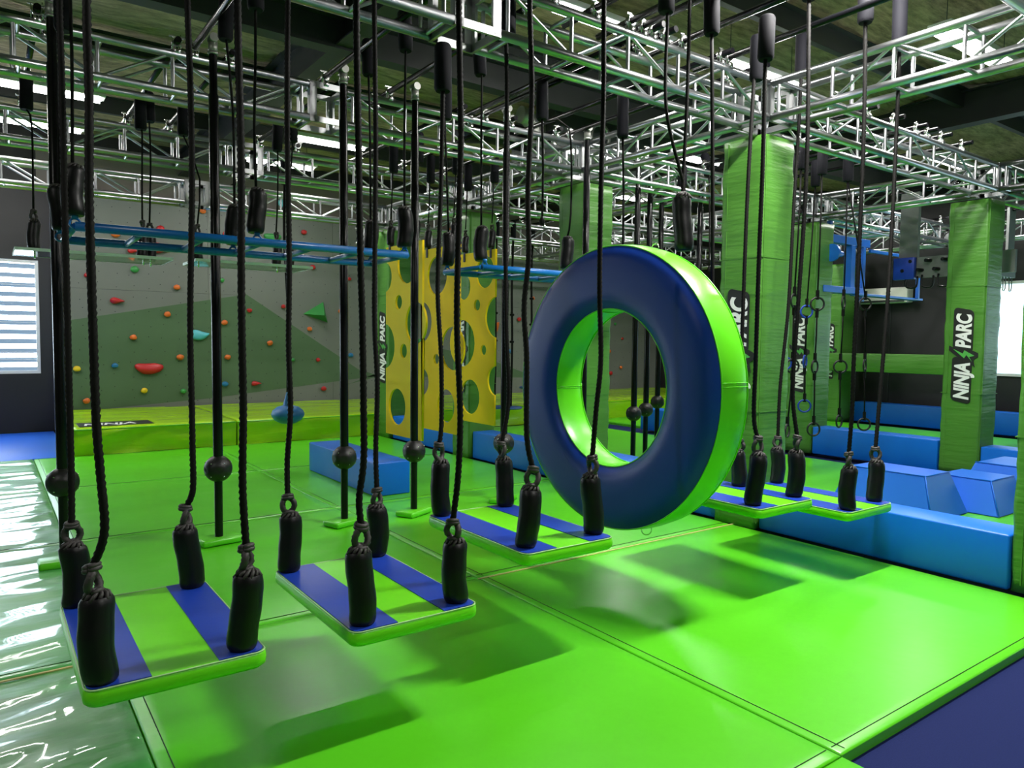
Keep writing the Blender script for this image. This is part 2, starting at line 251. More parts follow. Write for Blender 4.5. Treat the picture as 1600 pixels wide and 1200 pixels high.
D = {'PLAT': [('P1', 0.44, (0.533, 3.18), [((0.292, 2.739, 0.44), (0.278, 2.769, 0.725), [(0.283, 2.77, 0.79), (0.304, 2.76, 0.865), (0.31, 2.762, 0.951), (0.304, 2.78, 1.145), (0.297, 2.798, 1.338), (0.296, 2.83, 1.767), (0.297, 2.852, 2.09), (0.305, 2.869, 2.412), (0.306, 2.891, 2.734)], None), ((0.761, 2.725, 0.44), (0.772, 2.737, 0.721), [(0.768, 2.744, 0.768), (0.769, 2.763, 1.054), (0.776, 2.778, 1.339), (0.777, 2.797, 1.625), (0.781, 2.811, 1.863), (0.791, 2.833, 2.267), (0.795, 2.872, 2.862)], None), ((0.295, 3.674, 0.44), (0.288, 3.698, 0.699), [(0.272, 3.715, 0.772), (0.291, 3.717, 1.002), (0.294, 3.735, 1.284), (0.299, 3.779, 1.959), (0.303, 3.825, 2.662), (0.304, 3.854, 3.084)], None), ((0.752, 3.589, 0.44), (0.744, 3.614, 0.715), [(0.749, 3.616, 0.792), (0.771, 3.607, 0.897), (0.775, 3.618, 1.091), (0.777, 3.629, 1.27), (0.781, 3.656, 1.688), (0.803, 3.682, 2.286), (0.809, 3.709, 2.733), (0.808, 3.741, 3.181)], None)]), ('P2', 0.44, (1.45, 3.14), [((1.22, 2.734, 0.44), (1.23, 2.748, 0.736), [(1.214, 2.764, 0.804), (1.229, 2.764, 0.951), (1.248, 2.762, 1.108), (1.253, 2.773, 1.318), (1.258, 2.795, 1.685), (1.258, 2.813, 1.947), (1.264, 2.846, 2.471), (1.271, 2.878, 2.995)], None), ((1.683, 2.733, 0.44), (1.678, 2.755, 0.703), [(1.687, 2.754, 0.783), (1.702, 2.76, 1.011), (1.716, 2.77, 1.297), (1.714, 2.799, 1.697), (1.738, 2.822, 2.268), (1.75, 2.834, 2.554), (1.757, 2.869, 3.125)], None), ((1.221, 3.598, 0.44), (1.217, 3.62, 0.715), [(1.211, 3.63, 0.795), (1.221, 3.636, 0.989), (1.243, 3.638, 1.248), (1.246, 3.659, 1.571), (1.26, 3.681, 2.024), (1.268, 3.721, 2.671), (1.287, 3.753, 3.317)], None), ((1.703, 3.612, 0.44), (1.709, 3.626, 0.702), [(1.72, 3.625, 0.8), (1.714, 3.645, 1.016), (1.731, 3.657, 1.365), (1.729, 3.683, 1.714), (1.745, 3.709, 2.237), (1.76, 3.734, 2.761), (1.772, 3.775, 3.459)], None)]), ('P3', 0.57, (2.4, 3.27), [((2.183, 2.893, 0.57), (2.214, 2.891, 0.86), [(2.211, 2.899, 0.94), (2.203, 2.918, 1.133), (2.212, 2.939, 1.52), (2.208, 2.96, 1.777), (2.233, 2.96, 2.035), (2.238, 2.979, 2.357), (2.266, 2.993, 2.84), (2.27, 3.024, 3.323)], None), ((2.686, 2.901, 0.57), (2.694, 2.917, 0.873), [(2.711, 2.911, 0.967), (2.712, 2.93, 1.239), (2.73, 2.936, 1.518), (2.725, 2.967, 1.9), (2.744, 2.99, 2.423), (2.768, 3.009, 2.945), (2.784, 3.035, 3.468)], None), ((2.173, 3.753, 0.57), (2.168, 3.778, 0.88), [(2.166, 3.784, 0.941), (2.189, 3.779, 1.117), (2.205, 3.795, 1.499), (2.206, 3.824, 1.92), (2.236, 3.843, 2.493), (2.26, 3.867, 3.082)], [(2.26, 3.867, 3.094), (2.265, 3.877, 3.285)]), ((2.681, 3.797, 0.57), (2.668, 3.826, 0.858), [(2.687, 3.82, 0.961), (2.715, 3.82, 1.249), (2.72, 3.851, 1.743), (2.744, 3.892, 2.566), (2.766, 3.919, 3.183), (2.775, 3.957, 3.8)], None)]), ('P4', 0.57, (4.2, 3.23), [((3.977, 2.84, 0.57), (4.001, 2.845, 0.89), [(4.003, 2.849, 0.96), (3.991, 2.871, 1.144), (4.01, 2.883, 1.513), (4.043, 2.905, 2.169), (4.079, 2.923, 2.785), (4.108, 2.947, 3.416)], [(4.108, 2.947, 3.425), (4.124, 2.954, 3.687)]), ((4.489, 2.857, 0.57), (4.511, 2.862, 0.868), [(4.513, 2.866, 0.951), (4.493, 2.905, 1.292), (4.528, 2.919, 1.86), (4.573, 2.933, 2.517), (4.605, 2.95, 3.086), (4.634, 2.991, 3.961)], None), ((4.545, 3.302, 0.57), (4.559, 3.309, 0.815), [(4.553, 3.318, 0.886), (4.579, 3.33, 1.311), (4.609, 3.348, 1.877), (4.657, 3.373, 2.727), (4.727, 3.391, 3.69)], None)]), ('P5', 0.47, (5.0, 3.1), [((4.795, 2.646, 0.47), (4.806, 2.659, 0.755), [(4.797, 2.671, 0.847), (4.83, 2.67, 1.163), (4.842, 2.686, 1.514), (4.881, 2.707, 2.216), (4.932, 2.733, 3.094), (4.954, 2.76, 3.708), (4.956, 2.764, 3.796)], [(4.957, 2.765, 3.814), (4.971, 2.775, 4.103)]), ((5.369, 2.712, 0.47), (5.376, 2.727, 0.754), [(5.393, 2.72, 0.825), (5.395, 2.746, 1.226), (5.439, 2.762, 1.889), (5.472, 2.788, 2.598), (5.524, 2.81, 3.449), (5.541, 2.824, 3.827)], [(5.541, 2.825, 3.846), (5.557, 2.838, 4.182)]), ((5.369, 3.539, 0.47), (5.38, 3.55, 0.746), [(5.361, 3.571, 0.842), (5.394, 3.578, 1.278), (5.444, 3.586, 1.916), (5.481, 3.616, 2.713), (5.533, 3.627, 3.404), (5.561, 3.638, 3.84)], [(5.561, 3.638, 3.85), (5.58, 3.652, 4.233)])])], 'POLES': [((0.417, 5.93, 0.0), 0.59), ((1.456, 5.93, 0.0), 0.59), ((2.5, 5.93, 0.0), 0.59), ((3.179, 5.93, 0.0), 0.59), ((4.188, 5.93, 0.0), 0.59), ((5.322, 5.93, 0.0), 0.62), ((6.38, 6.3, 0.0), 0.75), ((6.903, 6.6, 0.0), 0.75), ((7.492, 6.95, 0.0), 0.8), ((7.869, 6.6, 0.0), 0.8)], 'HOLDS': [(1.889, 2.25, 'wedge', 'red', 0.17), (1.451, 2.666, 'blob', 'red', 0.1), (2.854, 2.533, 'blob', 'orange', 0.1), (2.686, 2.041, 'blob', 'orange', 0.1), (2.128, 1.618, 'blob', 'orange', 0.1), (3.674, 1.915, 'blob', 'orange', 0.1), (2.89, 1.265, 'blob', 'orange', 0.11), (3.725, 1.262, 'blob', 'orange', 0.1), (2.366, 1.095, 'bean', 'red', 0.4), (1.829, 1.123, 'blob', 'blue', 0.09), (1.259, 1.075, 'blob', 'yellow', 0.1), (2.286, 0.672, 'blob', 'yellow', 0.1), (2.935, 0.641, 'blob', 'green', 0.09), (1.389, 0.523, 'blob', 'orange', 0.1), (3.237, 1.644, 'wing', 'teal', 0.28), (3.672, 0.752, 'blob', 'blue', 0.1), (4.258, 0.75, 'wedge', 'red', 0.14), (4.524, 1.536, 'blob', 'orange', 0.1), (4.138, 2.16, 'blob', 'red', 0.08), (5.325, 1.826, 'blob', 'orange', 0.09), (4.795, 2.258, 'blob', 'red', 0.08), (5.487, 2.167, 'pyramid', 'green', 0.42), (5.496, 1.204, 'blob', 'red', 0.08), (4.98, 1.207, 'blob', 'green', 0.07), (5.616, 0.612, 'blob', 'red', 0.1), (6.204, 1.294, 'blob', 'blue', 0.1), (5.218, 3.75, 'blob', 'red', 0.1), (5.398, 3.064, 'blob', 'red', 0.1), (6.18, 2.879, 'blob', 'red', 0.07), (5.981, 2.209, 'blob', 'orange', 0.09), (4.592, 3.617, 'bean', 'green', 0.3), (4.822, 4.247, 'wing', 'teal', 0.22), (1.88, 3.398, 'blob', 'orange', 0.12), (2.593, 3.556, 'blob', 'red', 0.12), (2.598, 3.216, 'wedge', 'red', 0.3), (2.154, 3.134, 'wedge', 'red', 0.14), (2.169, 2.812, 'blob', 'green', 0.12), (1.284, 3.705, 'blob', 'green', 0.1), (3.312, 3.954, 'blob', 'orange', 0.1), (3.716, 3.571, 'blob', 'red', 0.1), (9.782, 1.972, 'bucket', 'orange', 0.32), (7.84, 1.619, 'bean', 'green', 0.2), (9.954, 3.116, 'blob', 'red', 0.1), (10.572, 2.16, 'blob', 'red', 0.1), (10.997, 2.692, 'blob', 'orange', 0.08), (10.313, 1.38, 'blob', 'blue', 0.1), (8.618, 4.119, 'blob', 'orange', 0.1), (7.835, 3.132, 'wedge', 'red', 0.2), (13.787, 2.126, 'blob', 'green', 0.08), (14.06, 1.733, 'blob', 'red', 0.07), (13.593, 1.384, 'blob', 'orange', 0.09), (14.032, 0.949, 'blob', 'orange', 0.09), (13.655, 0.797, 'blob', 'red', 0.11), (3.637, 2.706, 'blob', 'green', 0.08)], 'PAINT': [[(0.997, 1.861), (4.093, 2.464), (6.391, 0.996), (6.863, 0.852), (3.426, 0.493), (0.964, 0.323)], [(6.174, 0.69), (8.416, 1.436), (9.643, 1.212), (11.188, 0.725), (6.863, 0.839)], [(4.093, 2.464), (5.426, 3.233), (7.286, 3.234), (6.391, 0.996)]], 'LAD1N': [((0.42, 4.72, 2.269), (0.416, 4.742, 2.53), [(0.422, 4.74, 2.579), (0.423, 4.758, 2.826), (0.429, 4.778, 3.179), (0.43, 4.797, 3.461)], None), ((1.412, 4.72, 2.264), (1.413, 4.739, 2.531), [(1.414, 4.741, 2.579), (1.413, 4.767, 2.934), (1.429, 4.783, 3.338), (1.438, 4.801, 3.669)], [(1.441, 4.799, 3.677), (1.44, 4.815, 3.903)]), ((2.449, 4.72, 2.262), (2.455, 4.734, 2.527), [(2.457, 4.737, 2.582), (2.47, 4.765, 3.121), (2.491, 4.788, 3.66)], [(2.491, 4.788, 3.669), (2.49, 4.808, 3.933)])], 'LAD1F': [((0.401, 5.42, 2.248), (0.401, 5.439, 2.513), [(0.412, 5.435, 2.573), (0.425, 5.472, 3.235), (0.431, 5.502, 3.717)], None), ((1.451, 5.42, 2.324), (1.464, 5.427, 2.565), [(1.466, 5.43, 2.62), (1.473, 5.466, 3.193), (1.449, 5.519, 3.711)], [(1.442, 5.526, 3.725), (1.456, 5.535, 4.011)]), ((2.516, 5.42, 2.326), (2.518, 5.436, 2.565), [(2.52, 5.439, 2.631), (2.532, 5.477, 3.294), (2.534, 5.504, 3.691)], [(2.534, 5.505, 3.711), (2.537, 5.522, 3.986)])], 'LAD2': [((3.29, 5.0, 2.272), (3.298, 5.016, 2.578), [(3.3, 5.02, 2.661), (3.317, 5.056, 3.337), (3.331, 5.074, 3.742)], [(3.323, 5.081, 3.763), (3.318, 5.095, 3.908)]), ((4.199, 5.0, 2.283), (4.209, 5.02, 2.668), [(4.238, 5.004, 2.748), (4.243, 5.054, 3.5), (4.079, 5.176, 3.555)], [(4.056, 5.193, 3.566), (4.058, 5.21, 3.809)]), ((3.268, 5.5, 2.214), (3.284, 5.508, 2.496), [(3.281, 5.515, 2.563), (3.283, 5.596, 3.726)], None)], 'BOARD': [((0.367, 7.55, 2.354), (0.378, 7.56, 2.607), [(0.389, 7.558, 2.684), (0.375, 7.618, 3.399), (0.352, 7.644, 3.536)], [(0.339, 7.655, 3.552), (0.346, 7.67, 3.838)]), ((1.214, 7.55, 2.341), (1.216, 7.568, 2.614), [(1.221, 7.566, 2.649), (1.219, 7.589, 2.958), (1.233, 7.618, 3.504)], [(1.224, 7.627, 3.533), (1.226, 7.644, 3.806)]), ((1.295, 7.55, 2.347), (1.297, 7.567, 2.61), [(1.298, 7.571, 2.681), (1.318, 7.598, 3.267), (1.317, 7.624, 3.626)], [(1.318, 7.625, 3.65), (1.317, 7.638, 3.817)]), ((1.695, 7.55, 2.352), (1.697, 7.567, 2.612), [(1.709, 7.565, 2.698), (1.725, 7.584, 3.144), (1.614, 7.692, 3.544)], [(1.605, 7.701, 3.562), (1.611, 7.714, 3.809)]), ((2.458, 7.55, 2.382), (2.452, 7.568, 2.579), [(2.454, 7.573, 2.671), (2.481, 7.585, 3.118), (2.491, 7.605, 3.512)], [(2.486, 7.611, 3.538), (2.498, 7.619, 3.775)]), ((2.625, 7.55, 2.394), (2.627, 7.556, 2.507), [(2.633, 7.583, 2.939), (2.657, 7.588, 3.272), (2.683, 7.597, 3.658)], [(2.689, 7.594, 3.685), (2.688, 7.607, 3.858)])], 'YEL': [((3.772, 7.6, 2.724), (3.777, 7.61, 2.906), [(3.773, 7.619, 3.0), (3.796, 7.633, 3.436)], [(3.798, 7.637, 3.509), (3.804, 7.65, 3.756)]), ((4.245, 7.6, 2.647), (4.245, 7.618, 2.902), [(4.254, 7.619, 3.007), (4.26, 7.649, 3.503)], [(4.261, 7.652, 3.563), (4.267, 7.665, 3.803)]), ((4.55, 7.6, 2.732), (4.573, 7.597, 2.931), [(4.565, 7.614, 3.085), (4.548, 7.648, 3.391)], None), ((4.733, 7.6, 2.408), (4.747, 7.612, 2.719), [(4.744, 7.641, 3.107), (4.752, 7.658, 3.418)], None)], 'MISC': [[(4.744, 4.9, 3.77), (4.737, 4.884, 3.463), (4.711, 4.829, 2.421)], [(3.509, 3.26, 3.749), (3.507, 3.255, 3.661), (3.491, 3.222, 3.029)], [(3.875, 3.2, 3.828), (3.869, 3.188, 3.604), (3.817, 3.078, 1.509)], [(3.972, 5.1, 3.762), (3.967, 5.088, 3.53), (3.945, 5.042, 2.654)], [(8.125, 5.3, 3.998), (8.122, 5.293, 3.857), (8.106, 5.26, 3.234)], [(7.954, 4.9, 3.932), (7.949, 4.888, 3.709), (7.94, 4.871, 3.382)], [(8.528, 4.9, 3.782), (8.523, 4.889, 3.574), (8.514, 4.871, 3.226)], [(9.077, 4.9, 3.769), (9.072, 4.889, 3.553), (9.043, 4.829, 2.407)], [(7.532, 6.2, 4.055), (7.527, 6.189, 3.844), (7.495, 6.121, 2.56)], [(7.037, 6.2, 3.727), (7.033, 6.191, 3.554), (7.019, 6.162, 3.002)], [(7.549, 11.0, 3.824), (7.547, 10.995, 3.732), (7.533, 10.965, 3.154)], [(7.92, 11.0, 3.817), (7.919, 10.996, 3.747), (7.905, 10.967, 3.183)]], 'RINGS': [[(8.441, 4.85, 3.556), (8.936, 4.85, 2.124), (8.977, 4.85, 1.356), (9.015, 4.85, 0.608)], [(8.429, 4.85, 3.728), (8.438, 4.85, 2.12), (8.418, 4.85, 1.346), (8.434, 4.85, 0.681)], [(7.886, 4.85, 3.692), (7.88, 4.85, 2.083), (7.871, 4.85, 1.352), (7.889, 4.85, 0.613)], [(7.474, 4.85, 3.106), (7.42, 4.85, 2.101), (7.423, 4.85, 1.364), (7.365, 4.85, 0.63)]], 'RINGHANG': [(3.747, 3.28, 2.209), (3.735, 3.28, 2.562), (3.731, 3.28, 2.657), (3.752, 3.28, 3.133), (3.758, 3.28, 3.825), (3.731, 3.28, 2.657), (3.559, 3.28, 3.096), (3.552, 3.28, 3.65), (3.539, 3.28, 3.686), (3.526, 3.28, 3.898)]}

# ------------------------------------------------------------------ room
def st(name, me, m): return tag(link(name, me, m), kind='structure')
st('floor', box(-6, 15.9, -5, 15, -.25, -.05), 'carpet_blue')
# blue vinyl floor in front of the left back wall
tag(link('blue_floor_mat', box(-6, .92, 11.42, 14.66, -.049, .0, .01), 'far_blue'), 'flat bright blue mat on the floor below the left window', 'mat')
wb = bmesh.new()
for a in ((-6, -5.2, -.05, 5.4), (-5.2, .76, -.05, .99), (-5.2, .76, 2.89, 5.4), (.76, 15.9, -.05, 5.4)): bbox(wb, a[0], a[1], 14.7, 14.9, a[2], a[3])
st('wall_back', fin(wb), 'wall_dark')
wr = bmesh.new()
for a in ((-5, -3, -.05, 5.4), (-3, 5.98, -.05, 1.06), (-3, 5.98, 2.84, 5.4), (5.98, 14.7, -.05, 5.4)): bbox(wr, 15.6, 15.9, a[0], a[1], a[2], a[3])
st('wall_right', fin(wr), 'wall_dark')
for y in (4.3, 6.7, 7.9, 9.1): link('panel_joint', box(15.585, 15.6, y-.01, y+.01, .0, 3.4), 'steel_dark', bpy.data.objects['wall_right'])
st('wall_left', box(-6.2, -6, -5, 14.9, -.05, 5.4), 'wall_taupe')
st('wall_front', box(-6, 15.9, -5.2, -5, -.05, 5.4), 'wall_taupe')
# lined strip above the climbing wall
st('trim_1', box(.76, 15.59, 14.62, 14.7, 4.15, 4.75), 'wall_taupe')
def window_x(n, x0, x1, y, z0, z1, m, mull):
    f = bmesh.new(); t = .05
    for a in ((x0, x0+t, z0, z1), (x1-t, x1, z0, z1), (x0+t, x1-t, z0, z0+t), (x0+t, x1-t, z1-t, z1)): bbox(f, a[0], a[1], y-.03, y+.08, a[2], a[3])
    w_ = tag(link('window_%d' % n, fin(f), 'window_frame'), kind='structure')
    link('backlit_pane', box(x0+t, x1-t, y+.05, y+.06, z0+t, z1-t), m, w_)
    for x in mull: link('mullion', box(x-.02, x+.02, y-.02, y+.05, z0+t, z1-t), 'window_frame', w_)
    s0 = box(x0+t, x1-t, y+.02, y+.035, -.003, .003); s0.materials.append(MATS['window_frame'])
    k = int((z1-z0-.1)/.125)
    for i in range(k):
        s = link('slat', s0, None, w_); s.location = (0, 0, z0+t+.06+i*.125)
window_x(1, -5.2, .76, 14.74, .99, 2.89, 'daylight_left', (-1.2, -3.2))
f = bmesh.new()
for a in ((-3, -2.94, 1.06, 2.84), (1.6, 1.66, 1.11, 2.79), (5.92, 5.98, 1.06, 2.84), (-2.94, 5.92, 1.06, 1.11), (-2.94, 5.92, 2.79, 2.84)): bbox(f, 15.57, 15.68, a[0], a[1], a[2], a[3])
w2 = st('window_2', fin(f), 'window_frame'); link('backlit_pane', box(15.66, 15.67, -2.94, 5.92, 1.11, 2.79), 'daylight_right', w2)
# ceiling with sagging insulation between purlins
cb = bmesh.new(); nx, ny = 110, 100; vs = {}
for i in range(nx+1):
    for j in range(ny+1):
        x = -6+21.9*i/nx; y = -5+20*j/ny; ph = ((y-2.1) % 2.5)/2.5
        z = 5.12 - .10*math.sin(math.pi*ph) + .05*noise.noise(Vector((x*.9, y*1.6, 0))) + .03*noise.noise(Vector((x*3, y*4, 3)))
        vs[i, j] = cb.verts.new((x, y, z))
for i in range(nx):
    for j in range(ny): cb.faces.new((vs[i, j], vs[i, j+1], vs[i+1, j+1], vs[i+1, j])).smooth = True
st('ceiling', fin(cb), 'insulation')
st('trim_2', box(-6.2, 15.9, -5.2, 14.9, 5.42, 5.5), 'steel_dark')
def ibeam_y(x, y0, y1, z0, z1, w=.2):
    bm = bmesh.new(); bbox(bm, x-w/2, x+w/2, y0, y1, z0, z0+.02); bbox(bm, x-w/2, x+w/2, y0, y1, z1-.02, z1); bbox(bm, x-.008, x+.008, y0, y1, z0+.02, z1-.02); return fin(bm)
def zpurlin(y, z0=4.83, z1=5.05):
    bm = bmesh.new(); bbox(bm, -6, 15.6, y-.004, y+.004, z0, z1); bbox(bm, -6, 15.6, y, y+.07, z0, z0+.008); bbox(bm, -6, 15.6, y-.07, y, z1-.008, z1); return fin(bm)
me0 = ibeam_y(0, -5, 14.7, 4.58, 5.03); me0.materials.append(MATS['steel_dark'])
for x, lb in ((-4.6, 'dark steel roof rafter over the far left mats'), (3.05, 'dark steel roof rafter above the left ladder bays'), (10.8, 'deep black steel roof rafter crossing the upper right')):
    o = link('roof_rafter', me0); o.location.x = x; tag(o, lb, 'beam', 'roof rafters')
for y, lb in ((-.4, 'dark roof purlin nearest the entrance side'), (2.1, 'dark roof purlin over the swinging platforms'), (4.6, 'dark roof purlin just behind the first truss row'), (7.1, 'dark roof purlin between second and third truss rows'), (9.6, 'dark roof purlin before the fourth truss row'), (12.1, 'dark roof purlin nearest the climbing wall')):
    tag(link('roof_purlin', zpurlin(y), 'steel_dark'), lb, 'beam', 'roof purlins')
tag(link('roof_beam', box(-6, 15.6, 7.18, 7.36, 4.55, 4.85), 'steel_dark'), 'black box beam running across the ceiling above the middle bays', 'beam')

# ------------------------------------------------------------------ floor mats
def gym_mat(x0, x1, y0, y1, m, amp, label, freq=1, z1=0., step=.07):
    nx_, ny_ = max(4, int((x1-x0)/step)), max(4, int((y1-y0)/step)); bm = bmesh.new(); v = {}
    g = .003
    def gp(i, n, a, b):
        L = b-a-2*g
        return a+g+(0 if i == 0 else L if i == n else .010+(L-.02)*(i-1)/(n-2))
    for i in range(nx_+1):
        for j in range(ny_+1):
            x = gp(i, nx_, x0, x1); y = gp(j, ny_, y0, y1)
            e = min(1, min(i, nx_-i, j, ny_-j)/2)
            h = noise.noise(Vector((x*1.1*freq+7, y*3.1*freq, 1.5)))*.7 + .5*noise.noise(Vector((x*2.3*freq+y*1.7, y*6*freq-x*2, 8)))
            edge = -.005 if (i in (0, nx_) or j in (0, ny_)) else 0
            v[i, j] = bm.verts.new((x, y, z1 + amp*h*e + edge))
    for i in range(nx_):
        for j in range(ny_): bm.faces.new((v[i, j], v[i+1, j], v[i+1, j+1], v[i, j+1])).smooth = True
    per = [v[i, 0] for i in range(nx_+1)] + [v[nx_, j] for j in range(1, ny_+1)] + [v[i, ny_] for i in range(nx_-1, -1, -1)] + [v[0, j] for j in range(ny_-1, 0, -1)]
    low = [bm.verts.new((q.co.x, q.co.y, -.049)) for q in per]; n = len(per)
    for i in range(n): bm.faces.new((per[i], low[i], low[(i+1) % n], per[(i+1) % n]))
    bm.faces.new(low)
    bmesh.ops.recalc_face_normals(bm, faces=bm.faces[:])
    o = link('floor_mat', fin(bm), m); tag(o, label, 'mat', 'green floor mats')
    # stitched border line on top
    L = bmesh.new(); b = .055
    for (ax, ay, bx, by) in ((x0+.02, y0+b, x1-.02, y0+b), (x0+b, y0+.02, x0+b, y1-.02)):
        n_ = 24
        tube_bm(L, [(ax+(bx-ax)*k/n_, ay+(by-ay)*k/n_, z1+.0015+0*amp) for k in range(n_+1)], .0022, 4)
    link('stitched_seam', fin(L), 'seam_dark', o)
    return o
XS = [-5.0, -2.3, .48, 2.68, 5.37]; YS = [1.48, 4.08, 6.56, 8.95, 11.38]
lab = {(2, 0): 'bright green floor mat under the two nearest platforms', (3, 0): 'large glossy green floor mat at the front right beside the blue carpet',
       (0, 0): 'wrinkled green floor mat far left front', (1, 0): 'wrinkled glossy green mat in the bottom left corner', (2, 1): 'green floor mat with the leftmost pole feet', (3, 1): 'green floor mat behind the big ring',
       (0, 1): 'wrinkled mat at left edge second row', (1, 1): 'pale shining wrinkled mat at the left behind the nearest platform', (2, 2): 'green floor mat left of the long blue block', (3, 2): 'green floor mat under the long blue block',
       (0, 2): 'wrinkled mat at left edge third row', (1, 2): 'pale shining mat third from the front on the left', (2, 3): 'green floor mat before the lime crash mats on the left', (3, 3): 'green floor mat below the yellow panels',
       (0, 3): 'mat at left edge last row', (1, 3): 'pale shining mat touching the flat blue mat'}
for i in range(4):
    for j in range(4):
        left = i < 2
        gym_mat(XS[i], XS[i+1], YS[j], YS[j+1], 'mat_green_left' if left else 'mat_green', .020 if left else (.0015 if j == 0 else .007), lab[i, j], step=.045 if i == 1 else .07)
gym_mat(.48, 2.68, -1.1, 1.48, 'mat_green', .0015, 'green floor mat at the bottom edge of the picture, left of the carpet')
gym_mat(-2.3, .48, -1.1, 1.48, 'mat_green_left', .012, 'wrinkled green mat nearest the camera', step=.05)
for n_, (x0, x1, y0, y1) in enumerate(((5.9, 9.5, 1.2, 6.3), (5.9, 9.5, 6.3, 11.3), (10.3, 14.6, 4.4, 8.4), (10.3, 14.6, 8.4, 13.5), (10.3, 15.0, -.5, 4.4), (5.9, 9.5, -3.5, 1.2))):
    gym_mat(x0, x1, y0, y1, 'mat_green', .004, ('green floor mat behind the blue bench on the right', 'green floor mat behind the big ring and bench row', 'bright green mat beyond the low blue wall', 'green mat in the far right corner', 'shiny pale mat below the right window', 'green mat hidden behind the right column')[n_], step=.2)
tag(link('seam_strip', box(2.66, 5.40, 4.045, 4.06, .0, .004), 'seam_tan'), 'thin tan strip along the mat joint under the ring', 'strip')
tag(link('seam_strip', box(-2.3, .47, 4.045, 4.06, .0, .006), 'seam_tan'), 'thin tan strip along the mat joint at the left edge', 'strip')

# lime crash mats along the climbing wall
def crash(x0, x1, label):
    nx_, ny_ = 34, 30; bm = bmesh.new(); v = {}; y0, y1, h = 11.36, 14.36, .375
    for i in range(nx_+1):
        for j in range(ny_+9):
            x = x0+(x1-x0)*i/nx_
            e = min(1, min(i, nx_-i)/2)
            if j < 8:
                t = j/8; z = h*t; y = y0 + e*(.035*noise.noise(Vector((x*1.2+z*2.5, z*3-x, 2)))+.03*noise.noise(Vector((x*2.1-z*5, z*4+x*1.4, 5)))) + .02*(1-t)
            else:
                y = y0+(y1-y0)*(j-8)/ny_; z = h+.012*e*noise.noise(Vector((x*1.2, y*5, 1)))-(.02 if j == 8 else 0)
            v[i, j] = bm.verts.new((x, y, z))
    for i in range(nx_):
        for j in range(ny_+8): bm.faces.new((v[i, j], v[i+1, j], v[i+1, j+1], v[i, j+1])).smooth = True
    for i in (0, nx_):
        c = [v[i, j] for j in range(ny_+9)] + [bm.verts.new((v[i, 0].co.x, y1, 0))]; bm.faces.new(c)
    bmesh.ops.recalc_face_normals(bm, faces=bm.faces[:])
    o = tag(link('crash_mat', fin(bm), 'lime'), label, 'mat', 'lime crash mats under the climbing wall')
    link('piping', tube([(x0, y0-.004, h-.02), (x1, y0-.004, h-.02)], .006, 6), 'ring_green', o)
    return o
c0 = crash(.93, 3.06, 'lime crash mat with a printed patch at the left end of the climbing wall')
crash(3.08, 7.0, 'lime crash mat in the middle of the climbing wall'); crash(7.02, 11.5, 'lime crash mat seen through the ring'); crash(11.52, 15.4, 'lime crash mat furthest to the right')
pt = text_mesh('NINJA', .34, .001, .008); 
link('printed_patch', box(1.02, 1.95, 11.5, 12.0, .377, .384), 'letter_black', c0)
o = link('lettering', pt, 'letter_white', c0); o.location = (1.08, 11.58, .386); 

# ------------------------------------------------------------------ climbing wall
cw = empty('climbing_wall', (.97, 14.4, .3)); tag(cw, 'grey plywood climbing wall with green painted shapes and coloured holds', 'climbing wall')
inv = Vector((-.97, -14.4, -.3))
def wp(name, me, m): o = link(name, me, m, cw); o.location = inv; return o
xs = [.97, 3.4, 5.83, 8.26, 10.69, 13.12, 15.55]
for a, b in zip(xs, xs[1:]):
    wp('plywood_panel', box(a+.002, b-.002, 14.4, 14.43, .02, 2.44), 'wall_grey'); wp('plywood_panel', box(a+.002, b-.002, 14.4, 14.43, 2.444, 4.05), 'wall_grey')
wp('edge_board', box(.94, .97, 14.38, 14.69, .02, 4.05), 'window_lit_edge')
for k, poly in enumerate(D['PAINT']):
    bm = bmesh.new(); vv = [bm.verts.new((x, 14.398, z)) for x, z in poly]; bm.faces.new(vv); bm.normal_update()
    r_ = bmesh.ops.extrude_face_region(bm, geom=bm.faces[:]); bmesh.ops.translate(bm, vec=(0, .0015, 0), verts=[q for q in r_['geom'] if isinstance(q, bmesh.types.BMVert)])
    bmesh.ops.recalc_face_normals(bm, faces=bm.faces[:])
    tag(wp('painted_shape', fin(bm), ('wall_green', 'wall_green', 'wall_grey')[k]), ('large muted green painted shape', 'low muted green painted triangle', 'faint grey painted shape')[k])
hb = bmesh.new(); random.seed(9)
for i in range(56):
    for j in range(16):
        x = 1.1+i*.255+random.uniform(-.05, .05); z = .5+j*.225+random.uniform(-.05, .05)
        vs_ = [hb.verts.new((x+.008*math.cos(a*math.pi/3), 14.396, z+.008*math.sin(a*math.pi/3))) for a in range(6)]; hb.faces.new(vs_)
tag(wp('bolt_holes', fin(hb), 'bolt_hole'), kind='stuff')
HC = dict(red='red', orange='orange', blue='hblue', yellow='hyellow', green='hgreen', teal='teal')
